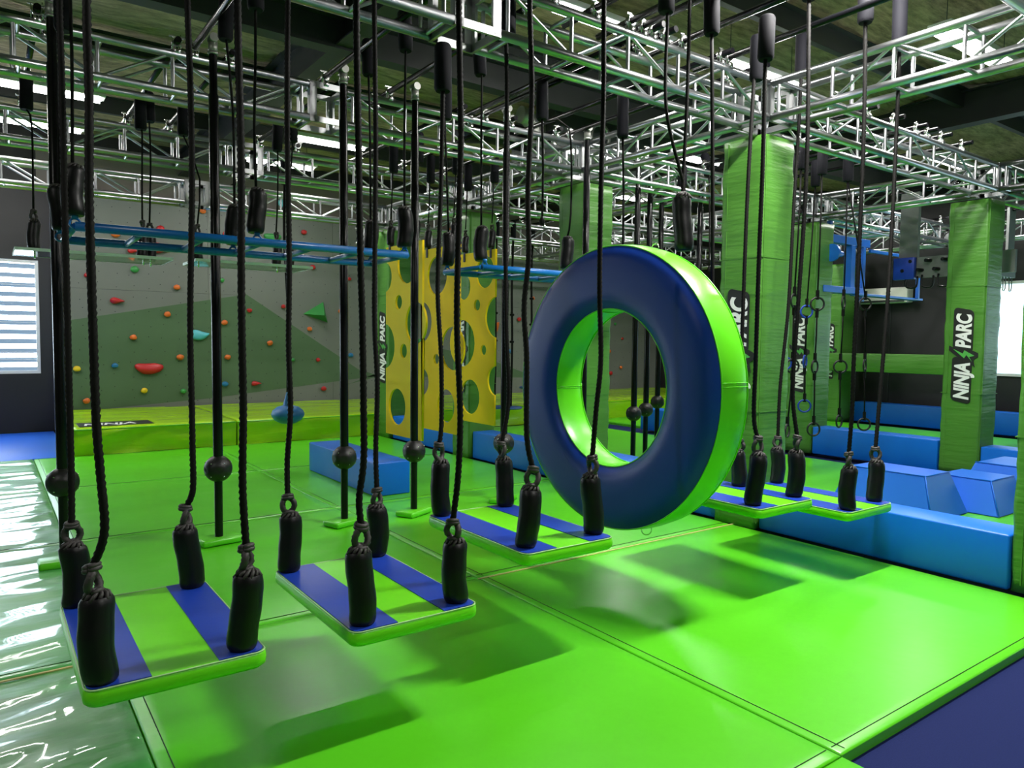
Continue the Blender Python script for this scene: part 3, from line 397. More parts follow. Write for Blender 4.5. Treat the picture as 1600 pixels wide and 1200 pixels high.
def hold_mesh(kind, s, seed):
    bm = bmesh.new()
    if kind == 'pyramid':
        v = [bm.verts.new(p) for p in ((-.21, 0, -.03), (.17, 0, -.15), (.10, 0, .16), (.05, -.2, -.05))]
        for f in ((0, 1, 3), (1, 2, 3), (2, 0, 3), (0, 2, 1)): bm.faces.new([v[i] for i in f])
        bmesh.ops.recalc_face_normals(bm, faces=bm.faces[:]); return fin(bm)
    bmesh.ops.create_icosphere(bm, subdivisions=3, radius=.5)
    for v in bm.verts:
        p = v.co; n_ = 1+.18*noise.noise(p*2.2+Vector((seed, 0, 0)))
        sx, sy, sz = dict(blob=(1, .55, .8), bean=(1, .3, .42), wedge=(1, .5, .6), wing=(1, .3, .55), bucket=(1, .6, .95))[kind]
        x, y, z = p.x*sx*n_, p.y*sy*n_, p.z*sz*n_
        if kind == 'bean': z += -.12*(1-4*x*x)*.6
        if kind == 'wedge': z *= (1-1.2*(x+.5)*.8)+.15
        if kind == 'wing': z = z*(.5+.9*(.5-x)) + .35*x*x + .05
        if kind == 'bucket':
            x *= (1+.45*z)
            if z > .22: z = .22+.1*abs(x)
        v.co = (x*s, y*s, z*s)
    return fin(bm, True)
for k, (x, z, kind, c, s) in enumerate(D['HOLDS']):
    o = link('climbing_hold', hold_mesh(kind, s, k*1.7), HC[c], cw); o.location = Vector((x, 14.395-(.03 if kind != 'pyramid' else 0), z))+inv; o.scale = (1.35, 1.2, 1.35) if kind in ('pyramid', 'wedge') else (1.15, 1.1, 1.2)
    o['label'] = {'blob': 'small rounded %s hold', 'bean': 'large bean shaped %s hold', 'wedge': '%s wedge shaped hold', 'wing': '%s wing shaped hold', 'pyramid': '%s pyramid volume', 'bucket': 'big %s bucket hold'}[kind] % c

# ------------------------------------------------------------------ padded columns with lettering
letN = text_mesh('NINJA', .235, .002, .010); letP = text_mesh('PARC', .235, .002, .010)
wN = max(v.co.x for v in letN.vertices); wP = max(v.co.x for v in letP.vertices)
for q in (letN, letP): q.materials.append(MATS['letter_white'])
def backing(w_): 
    sh = .2*.17
    pts = rrect(w_/2+.045, .115, .05); return prism([(x+w_/2+sh*.3+y*.2, y+.085) for x, y in pts], -.0035, .001)
bkN = backing(wN); bkP = backing(wP)
for q in (bkN, bkP): q.materials.append(MATS['letter_black'])
BOLT = [(a*.82, b*.82) for a, b in [(-.07, -.06), (.03, .02), (-.02, .05), (.12, .21), (.05, .07), (.10, .05), (.02, -.09), (.0, -.02)]]
BO = [(a*.82, b*.82) for a, b in [(-.15, -.10), (-.03, .03), (-.075, .06), (.10, .27), (.17, .27), (.10, .11), (.17, .09), (.06, -.14), (.0, -.14), (-.04, -.08)]]
bolt = prism(BOLT, .001, .0035); bolt.materials.append(MATS['bolt_green']); bout = prism(BO, -.003, .0012); bout.materials.append(MATS['letter_black'])
def column(cx, cy, label, logo=True, ztop=3.36, zl=.945, wid=.44, gap=.18):
    r_ = empty('padded_column', (cx, cy, 0)); tag(r_, label, 'column', 'green padded columns')
    bm = bmesh.new(); h = wid/2; R_ = .03; n_ = 40; sec = rrect(h, h, R_, 3); rings = []
    # more points along the faces so the cover can crease
    sec2 = []
    for a, b in zip(sec, sec[1:]+sec[:1]):
        k = max(1, int(math.hypot(b[0]-a[0], b[1]-a[1])/.06))
        for q in range(k): sec2.append((a[0]+(b[0]-a[0])*q/k, a[1]+(b[1]-a[1])*q/k))
    for j in range(n_+1):
        z = ztop*j/n_; ring = []
        for x, y in sec2:
            d = .006*noise.noise(Vector((x*2+cx*3, y*2+z*2.2+cy, z*9)))
            f_ = 1+d/h*1.6
            ring.append(bm.verts.new((x*f_, y*f_, z)))
        rings.append(ring)
    m_ = len(sec2)
    for a, b in zip(rings, rings[1:]):
        for k in range(m_): bm.faces.new((a[k], a[(k+1) % m_], b[(k+1) % m_], b[k])).smooth = True
    bm.faces.new(rings[-1]); bm.faces.new(rings[0][::-1])
    link('pad', fin(bm), 'column_green', r_)
    L = bmesh.new(); e = h+.004
    for z in (1.02, 2.35): bbox(L, -e, e, -e, e, z-.004, z+.004)
    bbox(L, -e, -e+.008, h-.07, h-.062, .05, ztop-.02); bbox(L, -h+.02, -h+.028, -e, -e+.008, .05, ztop-.02)
    tag(link('stitch_line', fin(L), 'column_green', r_), kind='stuff')
    if logo:
        rot = Matrix(((0, 0, -1), (0, 1, 0), (1, 0, 0))).to_euler()   # local x -> up, local y -> +Y, normal -X
        xo = -e-.004; y0 = -.085
        for me, nm, u, v_ in ((bkN, 'sticker_backing', 0, 0), (letN, 'lettering', 0, 0), (bkP, 'sticker_backing', wN+gap, 0), (letP, 'lettering', wN+gap, 0), (bout, 'bolt_outline', wN+gap*.40, .02), (bolt, 'bolt_emblem', wN+gap*.40, .02)):
            o = link(nm, me, None, r_); o.rotation_euler = rot; o.location = (xo-(.0005 if 'bolt' in nm else 0), y0+v_, zl+u)
    return r_
column(5.59, 4.05, 'padded green column right of the big ring, its lettering partly hidden', True, 3.38)
column(5.59, 6.34, 'padded green column rising behind the left of the ring', True)
column(5.59, 8.66, 'padded green column behind the yellow panels', True)
column(5.58, 11.10, 'padded green column left of the yellow panels with white lettering', True, 3.4)
column(5.67, 1.68, 'padded green column cut by the right picture edge', True, 3.36, wid=.46)
column(10.12, 4.1, 'tall padded green column with clear white lettering on the right', True, 3.4, wid=.46)
column(10.12, 6.36, 'padded green column just behind the large column near the ring chains', True, 3.4, wid=.46)
column(14.75, 8.62, 'far green column behind the blue steel frame', True, 3.3, wid=.5)

# ------------------------------------------------------------------ blue benches, blocks
def bench(x0, x1, y0, y1, z1, label, m='bench_blue', name='padded_bench'):
    o = link(name, box(x0, x1, y0, y1, .002, z1, .014, 3), m); tag(o, label, 'bench', 'low blue padded benches'); return o
bench(5.42, 5.76, 1.91, 3.82, .37, 'long bright blue padded bench at the right front')
bench(5.42, 5.76, 4.28, 6.11, .37, 'blue padded bench showing below and behind the big ring')
bench(5.42, 5.76, 6.57, 8.42, .37, 'blue padded bench right of the yellow panels')
bench(5.42, 5.76, 8.90, 10.85, .37, 'blue padded bench behind the yellow panels')
bench(3.2, 3.6, 6.8, 8.68, .35, 'free standing blue padded block on the green mats left of the poles')
bench(9.9, 10.25, 4.35, 6.1, .4, 'dark blue padded bench between the two middle right columns', 'bench_blue')
bench(9.9, 10.25, 6.6, 9.6, .4, 'blue padded bench seen through the ring')
bench(9.9, 10.25, 1.0, 3.85, .38, 'blue padded bench behind the sloped blocks')
bench(15.0, 15.3, 6.3, 8.3, .42, 'blue padded wall kerb under the far black wall, right of the far column')
bench(15.0, 15.3, 8.95, 11.3, .42, 'blue padded wall kerb left of the far column')
bench(15.0, 15.3, .5, 6.25, .42, 'blue padded wall kerb below the right window')
tag(link('padded_beam', box(14.35, 14.6, 6.0, 9.6, 1.08, 1.45, .02), 'column_green'), 'horizontal green padded beam between the far columns', 'beam')
def trap(cx, cy, rz, w_, d_, h, label, z=0):
    bm = bmesh.new(); i_ = .13
    v = [bm.verts.new(p) for p in ((-w_/2, -d_/2, 0), (w_/2, -d_/2, 0), (w_/2, d_/2, 0), (-w_/2, d_/2, 0), (-w_/2+i_, -d_/2+i_, h), (w_/2-i_, -d_/2+i_, h), (w_/2-i_, d_/2-i_, h), (-w_/2+i_, d_/2-i_, h))]
    for f_ in ((0, 3, 2, 1), (4, 5, 6, 7), (0, 1, 5, 4), (1, 2, 6, 5), (2, 3, 7, 6), (3, 0, 4, 7)): bm.faces.new([v[q] for q in f_])
    bmesh.ops.bevel(bm, geom=bm.edges[:], offset=.012, segments=2, affect='EDGES')
    o = empty('sloped_block', (cx, cy, z), rz); tag(o, label, 'block', 'sloped blue step blocks')
    link('block_body', fin(bm, True), 'trap_blue', o)
    P = bmesh.new()
    for a, b in (((-w_/2+i_, -d_/2+i_, h), (w_/2-i_, -d_/2+i_, h)), ((-w_/2+i_, -d_/2+i_, h), (-w_/2+i_, d_/2-i_, h)), ((-w_/2, -d_/2, 0.01), (-w_/2+i_, -d_/2+i_, h))):
        tube_bm(P, [a, b], .006, 5)
    link('piping', fin(P), 'bench_blue', o)
trap(7.27, 3.55, 0, .75, 1.0, .40, 'sloped blue block just behind the front bench')
trap(8.06, 3.17, 0, .8, .75, .32, 'sloped blue block right of the first one, behind the bench end')
trap(9.05, 3.0, 0, 1.0, 1.1, .36, 'sloped blue block in front of the tall lettered column at the right')

# ------------------------------------------------------------------ trusses
ZL, ZU, HB = 3.5, 3.78, .14
CR, SR = .031, .0145
def unit(p0, p1, r, n=8):
    me = tube([p0, p1], r, n, False); me.materials.append(MATS['aluminium']); return me
post = unit((0, 0, ZL), (0, 0, ZU), SR); crossb = unit((0, -HB, 0), (0, HB, 0), SR); dgA = unit((0, 0, ZL+.02), (.42, 0, ZU-.02), .0125, 6); dgB = unit((0, 0, ZU-.02), (.42, 0, ZL+.02), .0125, 6)
def truss(x, y, L, along, label, grp, step=.5):
    o = empty('box_truss', (x, y, 0), 0 if along == 'x' else math.pi/2); tag(o, label, 'truss', grp)
    for sy in (-HB, HB):
        for z in (ZL, ZU): link('chord', tube([(0, sy, z), (L, sy, z)], CR, 12, True), 'aluminium', o)
    n_ = max(1, round((L-.1)/step)); st_ = (L-.12)/n_
    for i in range(n_+1):
        xx = .06+i*st_
        for sy in (-HB, HB):
            q = link('post', post, None, o); q.location = (xx, sy, 0)
            if i < n_:
                q = link('brace', dgA if i % 2 else dgB, None, o); q.location = (xx+.04, sy, 0); q.scale = ((st_-.08)/.42, 1, 1)
        for z in (ZL, ZU):
            q = link('rung', crossb, None, o); q.location = (xx+.03, 0, z)
    return o
def node_mesh():
    bm = bmesh.new(); h = .165; z0, z1 = ZL-.03, ZU+.03; t = .02
    for sx in (-1, 1):
        for sy in (-1, 1):
            x0, x1 = sorted((sx*h, sx*(h-.06))); y0, y1 = sorted((sy*h, sy*(h-t)))
            bbox(bm, x0, x1, y0, y1, z0, z1)
            x0, x1 = sorted((sx*h, sx*(h-t))); y0, y1 = sorted((sy*h, sy*(h-.06)))
            bbox(bm, x0, x1, y0, y1, z0, z1)
    for z in (z0, z1-.05):
        bbox(bm, -h, h, -h, -h+t, z, z+.05); bbox(bm, -h, h, h-t, h, z, z+.05); bbox(bm, -h, -h+t, -h+t, h-t, z, z+.05); bbox(bm, h-t, h, -h+t, h-t, z, z+.05)
    return fin(bm)
nodem = node_mesh(); nodem.materials.append(MATS['plate_alu'])
nb = bmesh.new()
for sx in (-1, 1):
    for sy in (-1, 1):
        for zz in (ZL+.03, ZU-.03):
            bmesh.ops.create_cone(nb, cap_ends=True, segments=6, radius1=.012, radius2=.012, depth=.01, matrix=Matrix.Translation((sx*.17, sy*.13, zz)) @ Matrix.Rotation(math.pi/2, 4, 'Y'))
boltm = fin(nb); boltm.materials.append(MATS['bracket'])
def node(x, y, label):
    o = link('truss_corner', nodem); o.location = (x, y, 0); tag(o, label, 'truss joint', 'aluminium truss corner blocks')
    q = tag(link('bolt_heads', boltm, None, o), kind='stuff')
NX = [5.52, 10.05, 14.55]; NY = [1.6, 3.95, 6.32, 8.68, 11.12]
rn = ['front row at the upper right corner', 'first row crossing above the ring', 'second row above the black poles', 'third row', 'fourth row before the climbing wall']
cn = ['left', 'middle', 'right', 'far right']
for j, y in enumerate(NY):
    ex = [-4.9, 2.46] + NX
    segs = []
    a = ex[0]
    for k in range(1, len(ex)):
        segs.append((ex[k-1]+(.17 if k > 1 else 0), ex[k]-.17))
    for k, (a, b) in enumerate(segs):
        truss(a, y, b-a, 'x', 'aluminium box truss of the %s, %s span' % (rn[j], cn[k]), 'trusses along the rows')
    for k, x in enumerate(ex[1:]):
        node(x, y, 'aluminium corner block of the truss %s, %s joint' % (rn[j], cn[k]))
for k, x in enumerate(NX):
    for j in range(4):
        truss(x, NY[j]+.17, NY[j+1]-NY[j]-.34, 'y', 'aluminium cross truss in column line %s, bay %s' % (('beside the ring', 'by the lettered column', 'at the far end')[k], ('nearest', 'second', 'third', 'furthest')[j]), 'cross trusses between rows')
for k, x in enumerate((12.3, 7.45)):
    truss(x, 6.49, 2.02, 'y', ('far extra truss between middle and right column lines', 'extra truss over the ring chains')[k], 'cross trusses between rows')
for x, lb in ((10.05, 'middle'), (14.55, 'far')):
    truss(x, 11.29, 1.85, 'y', 'short aluminium truss joining the last two rows, %s one' % lb, 'cross trusses between rows')
truss(5.9, 13.3, 9.0, 'x', 'aluminium box truss running close to the climbing wall', 'trusses along the rows')

# ------------------------------------------------------------------ black pipes with silver clamps
def clamp_mesh():
    bm = bmesh.new()
    tube_bm(bm, [(-.022, 0, -.065), (.022, 0, -.065)], .036, 10)
    tube_bm(bm, [(0, -.022, 0), (0, .022, 0)], .034, 10)
    bbox(bm, -.03, .03, -.012, .012, -.11, -.10); tube_bm(bm, [(.035, .02, -.03), (.035, .02, .07)], .005, 6)
    bbox(bm, .005, .065, .014, .026, .045, .055); bbox(bm, .025, .045, .0, .04, .02, .032)
    tube_bm(bm, [(-.035, -.02, -.06), (-.035, -.02, .04)], .005, 6); bbox(bm, -.055, -.015, -.026, -.014, .03, .04)
    return fin(bm)
clm = clamp_mesh(); clm.materials.append(MATS['bracket'])
def pipe(x, y0, y1, label, z=3.87, clamps=()):
    o = empty('black_pipe', (x, y0, z)); tag(o, label, 'pipe', 'black cross pipes lying on the trusses')
    link('pipe_tube', tube([(0, 0, 0), (0, y1-y0, 0)], .024, 12), 'black_pipe', o)
    for y in clamps:
        q = link('clamp', clm, None, o); q.location = (0, y-y0, 0)
B2 = (6.18, 6.46, 3.81, 4.09)
for x, lb in ((.42, 'leftmost pole'), (1.38, 'second pole'), (2.44, 'third pole'), (3.05, 'fourth pole'), (4.1, 'fifth pole'), (5.2, 'pole beside the column')):
    pipe(x, 3.7, 6.55, 'black pipe across the second bay carrying the %s' % lb, clamps=(3.81, 4.09, 6.18, 6.46))
for x, lb in ((.45, 'nearest platform, left ropes'), (.9, 'nearest platform, right ropes'), (1.35, 'second platform, left ropes'), (1.88, 'second platform, right ropes'), (2.33, 'third platform, left ropes'), (2.85, 'third platform, right ropes'), (3.42, 'big ring, left rope'), (3.75, 'big ring, right rope'), (4.3, 'fourth platform'), (4.83, 'fifth platform')):
    pipe(x, 1.45, 4.15, 'black pipe across the front bay above the %s' % lb, clamps=(1.74, 3.81))
W7 = ('first', 'second', 'third', 'fourth', 'fifth', 'sixth', 'seventh', 'eighth', 'ninth')
for k, x in enumerate((.35, 1.25, 1.65, 2.6, 3.82, 4.42, 5.02)): pipe(x, 6.1, 8.85, 'black pipe across the third bay carrying %s' % ('the left end of the left clear board', 'the right end of the left clear board', 'the left end of the right clear board', 'the right end of the right clear board', 'the left yellow panel', 'the middle yellow panel', 'the right yellow panel')[k], clamps=(6.18, 8.54))
for k, x in enumerate((6.38, 6.92, 7.42, 7.89, 8.44, 8.94)): pipe(x, 3.7, 7.0, 'black pipe over the grip ring chains, %s one right of the ring column' % W7[k], clamps=(3.81, 6.18))
pipe(11.1, 3.7, 6.6, 'black pipe carrying the grey hook board', clamps=(3.81, 6.18)); pipe(13.82, 3.7, 6.6, 'black pipe carrying the hook rail by the right window', clamps=(3.81, 6.18))
for x, lb in ((3.03, 'the blue buoy'), (7.55, 'the rectangular blue seat'), (8.1, 'the round blue seat'), (8.62, 'the small blue seat')): pipe(x, 8.5, 11.4, 'black pipe across the fourth bay carrying %s' % lb, clamps=(8.54, 10.98))

# ------------------------------------------------------------------ rope pads, knots, frills
def pad_mesh(rad=.056, L=.30, seed=0):
    prof = [(0, 0), (rad*.80, .002), (rad*.93, .012), (rad, .03)]+[(rad*(1+.018*math.sin(k*1.3+seed)), .03+(L-.06)*k/10) for k in range(1, 10)]+[(rad, L-.03), (rad*.97, L-.012), (rad*.86, L), (0, L-.004)]
    me = lathe(prof, 20, lambda a, z: 1+.02*noise.noise(Vector((math.cos(a), math.sin(a), z*10+seed))))
    for v in me.vertices:
        t = v.co.z/L; v.co.x += .010*math.sin(t*math.pi*1.3+seed)
    me.materials.append(MATS['black_vinyl']); return me
PADS = [pad_mesh(seed=k*1.3) for k in range(4)]
def sleeve_mesh(rad=.052, L=.34):
    me = lathe([(0, 0), (rad*.82, 0), (rad, .02), (rad, L-.02), (rad*.82, L), (0, L)], 18); me.materials.append(MATS['foam_black']); return me
SLV = sleeve_mesh()
# gathered strands over the pad's top
fb = bmesh.new()
for k in range(11):
    a = 2*math.pi*k/11; r0 = .044+.005*math.sin(k*2.3)
    tube_bm(fb, [(r0*math.cos(a), r0*math.sin(a), -.006), (.036*math.cos(a+.3), .036*math.sin(a+.3), .014), (.016*math.cos(a+.9), .016*math.sin(a+.9), .026)], .0075, 6)
tube_bm(fb, [(0, 0, -.01), (.004, .004, .03)], .02, 8)
FRILL = fin(fb, 'all'); FRILL.materials.append(MATS['rope_frill'])
def loop_mesh(seed):
    bm = bmesh.new(); n_ = 26; pts = []
    for k in range(n_+1):
        a = 2*math.pi*k/n_-math.pi/2
        pts.append((.024*math.cos(a), .006*math.sin(2*a+seed), .052+.034*math.sin(a)))
    L = [0]
    for a, b in zip(pts, pts[1:]): L.append(L[-1]+(Vector(b)-Vector(a)).length)
    tube_bm(bm, pts, .012, 9, True, lambda i, a: .0115*(.8+.28*abs(math.cos(1.5*(a-2*math.pi*L[i]/.05)))))
    for z, rr in ((.018, .016), (.087, .017), (.098, .0155)):
        p = [((rr)*math.cos(2*math.pi*k/12), (rr)*math.sin(2*math.pi*k/12), z+.004*math.sin(2*math.pi*k/12)) for k in range(13)]
        tube_bm(bm, p, .0095, 7)
    me = fin(bm, 'all'); me.materials.append(MATS['rope_frill']); return me
LOOPS = [loop_mesh(k) for k in range(3)]
eyeb = bmesh.new(); tube_bm(eyeb, [(.02*math.cos(k*math.pi/8), 0, -.03+.02*math.sin(k*math.pi/8)) for k in range(17)], .005, 6); tube_bm(eyeb, [(0, 0, -.01), (0, 0, .01)], .014, 8)
EYE = fin(eyeb, 'all')
def padded_rope(parent, origin, base, top, rope, sleeve, k, thick=.0145, twist=True, r_scale=1., slv=True, loop=True, ztop=3.87):
    """rope with a padded sleeve at its foot; parts of whatever it carries"""
    O = Vector(origin); b = Vector(base); t = Vector(top)
    p = link('rope_pad', PADS[k % 4], None, parent); orient(p, b-O, t-O); L = (t-b).length; p.scale = (r_scale, r_scale, L/.30)
    q = link('strand_gather', FRILL, None, p); q.location = (.010*math.sin(math.pi*1.3+(k % 4)*1.3), 0, .298)
    pts = [Vector(x) for x in rope]
    if sleeve: pts.append(Vector(sleeve[0]))
    else:
        last = pts[-1]; prev = pts[0]
        if last.z < ztop:
            pts.append(Vector((last.x+.01, last.y, (last.z+ztop)/2))); pts.append(Vector((last.x+.02, last.y, ztop-.34)))
    start = pts[0]
    if loop:
        lp = link('rope_loop', LOOPS[k % 3], None, p); lp.location = (0, 0, .30); lp.scale = (1.25, 1.25, 1.15); lp.rotation_euler = (0, 0, k*1.1+.6)
        up_ = t+(t-b).normalized()*.095
        pts = [up_] + [x for x in pts if x.z > up_.z+.05]
    else: pts = [t]+[x for x in pts if x.z > t.z+.05]
    loc = [x-O for x in pts]
    me = twisted(loc, thick, .075 if thick > .01 else .05) if twist else tube(spline(loc, .15), thick, 7)
    link('rope', me, 'rope_black', parent)
    if slv:
        s0, s1 = (Vector(sleeve[0]), Vector(sleeve[1])) if sleeve else (pts[-1], pts[-1]+Vector((.0, 0, .32)))
        s = link('top_sleeve', SLV, None, parent); orient(s, s0-O, s1-O); s.scale = (1, 1, max(.28, min(.36, (s1-s0).length))/.34)
    return p

# ------------------------------------------------------------------ swinging platforms
PC = {'P1': (.533, 3.18), 'P2': (1.45, 3.14), 'P3': (2.40, 3.27), 'P4': (4.20, 3.23), 'P5': (5.0, 3.10)}
PL = {'P1': 'striped blue and green swing platform nearest the camera at bottom left', 'P2': 'striped swing platform second from the left, over the bright mat', 'P3': 'striped swing platform in the centre left of the ring',
      'P4': 'striped swing platform partly hidden behind the right of the ring', 'P5': 'striped swing platform furthest right above the blue bench'}
def deck_mesh(w_, l_, t=.062):
    bm = bmesh.new(); sec = rrect(w_/2, l_/2, .045, 6); prof = [(-.010, -t), (0, -t+.012), (.002, -t/2), (0, -.010), (-.006, -.002), (-.012, 0)]; rings = []
    for d, z in prof:
        rings.append([bm.verts.new((x*(1+d/(w_/2)), y*(1+d/(l_/2)), z)) for x, y in sec])
    n_ = len(sec)
    for a, b in zip(rings, rings[1:]):
        for k in range(n_): bm.faces.new((a[k], a[(k+1) % n_], b[(k+1) % n_], b[k])).smooth = True
    bm.faces.new(rings[0][::-1]); bm.faces.new(rings[-1]); return fin(bm)
def strip_mesh(w_, l_, x0, x1):
    sec = rrect(w_/2-.010, l_/2-.010, .038, 6)
    def clip(poly, xc, keep_less):
        out = []
        for a, b in zip(poly, poly[1:]+poly[:1]):
            ia = (a[0] <= xc) == keep_less; ib = (b[0] <= xc) == keep_less
            if ia: out.append(a)
            if ia != ib: t_ = (xc-a[0])/(b[0]-a[0]); out.append((xc, a[1]+(b[1]-a[1])*t_))
        return out
    return prism(clip(clip(sec, x1, True), x0, False), .0005, .0035)
W_, L_ = .60, .98
for k_, (nm, z, _c, bags) in enumerate(D['PLAT']):
    cx, cy = PC[nm]; o = empty('swing_platform', (cx, cy, z)); tag(o, PL[nm], 'swing platform', 'striped swing platforms hanging on padded ropes')
    w_ = W_
    link('deck', deck_mesh(w_, L_), 'deck_green', o)
    tag(link('stripe', strip_mesh(w_, L_, -w_, -w_/2+.34*w_), 'vinyl_blue', o), 'blue stripe'); tag(link('stripe', strip_mesh(w_, L_, w_/2-.29*w_, w_), 'vinyl_blue', o), 'blue stripe')
    pts = [(x, y, -.001) for x, y in rrect(w_/2-.004, L_/2-.004, .042, 5)]
    link('piping', tube(pts+[pts[0]], .0035, 5, False), 'seam_light', o)
    for i, (b, t, rope, sl) in enumerate(bags):
        b = list(b); t = list(t)
        if nm == 'P4' and i == 2: b[0] -= .12; t[0] -= .12; rope = [(x-.12, y, zz) for x, y, zz in rope]
        nb_ = (max(cx-w_/2+.06, min(cx+w_/2-.06, b[0])), max(cy-L_/2+.06, min(cy+L_/2-.06, b[1])))
        dx, dy = nb_[0]-b[0], nb_[1]-b[1]; b[:2] = nb_; t[0] += dx; t[1] += dy
        rope = [(x+dx*max(0, 1-(q/3)), y+dy*max(0, 1-(q/3)), zz) for q, (x, y, zz) in enumerate(rope)]
        padded_rope(o, (cx, cy, z), b, t, rope, sl, k_*3+i)

# ------------------------------------------------------------------ the big ring
RX, RY, RZ, RR, RI, RT = 3.4, 3.61, 1.30, .95, .53, .235
ro = empty('ring_obstacle', (RX, RY, RZ)); tag(ro, 'large padded ring with dark blue face and lime green rim hanging upright', 'ring obstacle')
def ring_parts():
    # cross-section in (radius, depth along X): blue face bulges slightly, rims flat
    n_ = 96; b = bmesh.new(); g = bmesh.new(); bb = bmesh.new()
    def sweep(bm, sec):
        rr = []
        for k in range(n_):
            a = 2*math.pi*k/n_
            rr.append([bm.verts.new((x, r*math.cos(a), r*math.sin(a))) for r, x in sec])
        for i in range(n_):
            A, B = rr[i], rr[(i+1) % n_]
            for k in range(len(sec)-1): bm.faces.new((A[k], A[k+1], B[k+1], B[k])).smooth = True
        bmesh.ops.recalc_face_normals(bm, faces=bm.faces[:])
    m_ = 14
    face = []
    for k in range(m_+1):
        t = k/m_; r = RI+.004+(RR-RI-.008)*t
        d = .05*(1-(abs(2*t-1))**4.5)
        face.append((r, -d))
    sweep(b, face)
    back = [(r, RT-x) for r, x in face]; sweep(bb, back)
    rim = [(RR-.004, 0.002)]+[(RR+.012*math.sin(math.pi*t/8), RT*t/8) for t in range(1, 8)]+[(RR-.004, RT-.002)]
    inn = [(RI+.004, .002)]+[(RI-.010*math.sin(math.pi*t/8), RT*t/8) for t in range(1, 8)]+[(RI+.004, RT-.002)]
    sweep(g, rim); g2 = bmesh.new(); sweep(g2, inn)
    return fin(b), fin(bb), fin(g), fin(g2)
f0, f1, g0, g1 = ring_parts()
for q in g1.polygons: q.flip()
tag(link('ring_face', f0, 'ring_blue', ro), 'dark blue front face'); tag(link('ring_face', f1, 'ring_blue', ro), 'dark blue rear face')
tag(link('outer_rim', g0, 'ring_green', ro), 'lime green outer rim'); tag(link('inner_rim', g1, 'ring_green', ro), 'lime green inner rim')
def circ(r, x, tr, a0=0, a1=360, n_=90): return tube([(x, r*math.cos(math.radians(a0+(a1-a0)*k/n_)), r*math.sin(math.radians(a0+(a1-a0)*k/n_))) for k in range(n_+1)], tr, 6)
for r, x in ((RR-.002, .0), (RI+.002, .0), (RR-.002, RT), (RI+.002, RT)): link('piping', circ(r, x, .005), 'ring_green', ro)
for a in (-3, 80, 176, 262):
    for da in (-.7, .7):
        c2, s2 = math.cos(math.radians(a+da)), math.sin(math.radians(a+da))
        for sg, R0_ in ((1, RR), (-1, RI)):
            amp = .013 if sg > 0 else .011
            link('stitch_line', tube([(RT*t/8, (R0_+sg*amp*math.sin(math.pi*t/8)+sg*.001)*c2, (R0_+sg*amp*math.sin(math.pi*t/8)+sg*.001)*s2) for t in range(9)], .0022, 4), 'ring_green', ro)
e_ = link('eye_ring', torus(.034, .004, 20, 6), 'bracket', ro); e_.location = (RT*.75, -.22, -RR+.0); e_.rotation_euler = (0, math.pi/2, .9)
e_ = link('eye_ring', torus(.03, .004, 20, 6), 'bracket', ro); e_.location = (RT*.5, -.30, RR-.035); e_.rotation_euler = (0, math.pi/2, 0)
hp = D['RINGHANG']; O = Vector((RX, RY, RZ)); hx = .12
bt = Vector(hp[0]); bt.x += 0
def sh(p): return Vector(p)
p_ = link('rope_pad', PADS[1], None, ro); orient(p_, sh(hp[0])-O, sh(hp[1])-O); p_.scale = (1.1, 1.1, (sh(hp[1])-sh(hp[0])).length/.30)
q_ = link('strand_gather', FRILL, None, p_); q_.location = (0, 0, .298)
link('rope', twisted([sh(hp[1])-O, sh(hp[2])-O, sh(hp[3])-O, sh(hp[4])-O, sh(hp[4])-O+Vector((0, 0, .35))], .0125), 'rope_black', ro)
link('rope', twisted([sh(hp[1])-O, sh(hp[5])-O, sh(hp[6])-O, sh(hp[7])-O, sh(hp[8])-O], .0115), 'rope_black', ro)
s_ = link('top_sleeve', SLV, None, ro); orient(s_, sh(hp[8])-O, sh(hp[8])-O+Vector((0, 0, .2))); s_.scale = (1, 1, .6)
s_ = link('top_sleeve', SLV, None, ro); orient(s_, sh(hp[4])-O+Vector((0, 0, .2)), sh(hp[4])-O+Vector((0, 0, .5)))

# ------------------------------------------------------------------ poles with ball grips
def ball_mesh():
    bm = bmesh.new(); bmesh.ops.create_uvsphere(bm, u_segments=28, v_segments=18, radius=.105)
    dirs = [Vector((math.cos(a), math.sin(a), z)).normalized() for a in [k*math.pi/3+.4 for k in range(6)] for z in (0,)] 
    for v in bm.verts:
        for d in dirs:
            an = v.co.normalized().angle(d)
            if an < .2: v.co *= (.86 if an < .14 else .97)
    return fin(bm, True)
BALL = ball_mesh(); BALL.materials.append(MATS['ball_black'])
sc = bmesh.new()
for k in range(6):
    for z in (-.55, .55):
        d = Vector((math.cos(k*math.pi/3+.9), math.sin(k*math.pi/3+.9), z)).normalized()
        bmesh.ops.create_icosphere(sc, subdivisions=1, radius=.006, matrix=Matrix.Translation(d*.105))
SCREW = fin(sc); SCREW.materials.append(MATS['bracket'])
FOOT = box(-.16, .16, -.10, .10, .002, .055, .02, 3); FOOT.materials.append(MATS['mat_green'])
tb = bmesh.new(); tube_bm(tb, [(0, 0, -.11), (0, 0, -.02)], .034, 14); tube_bm(tb, [(0, -.045, .0), (0, .045, .0)], .033, 14); tube_bm(tb, [(0, 0, -.12), (0, 0, -.10)], .038, 14)
TEE = fin(tb); TEE.materials.append(MATS['cast_grey'])
pn = ['leftmost black pole with a ball grip, behind the nearest platform', 'black pole with ball grip second from the left', 'black pole with ball grip in front of the blue block corner', 'black pole with ball grip beside the yellow panels', 'black pole with ball grip behind the third platform', 'black pole with ball grip left of centre inside the ring opening',
      'black pole with the lowest ball seen through the ring', 'black pole second from the right inside the ring opening', 'rightmost black pole inside the ring opening', 'black pole hidden behind the right rim of the ring']
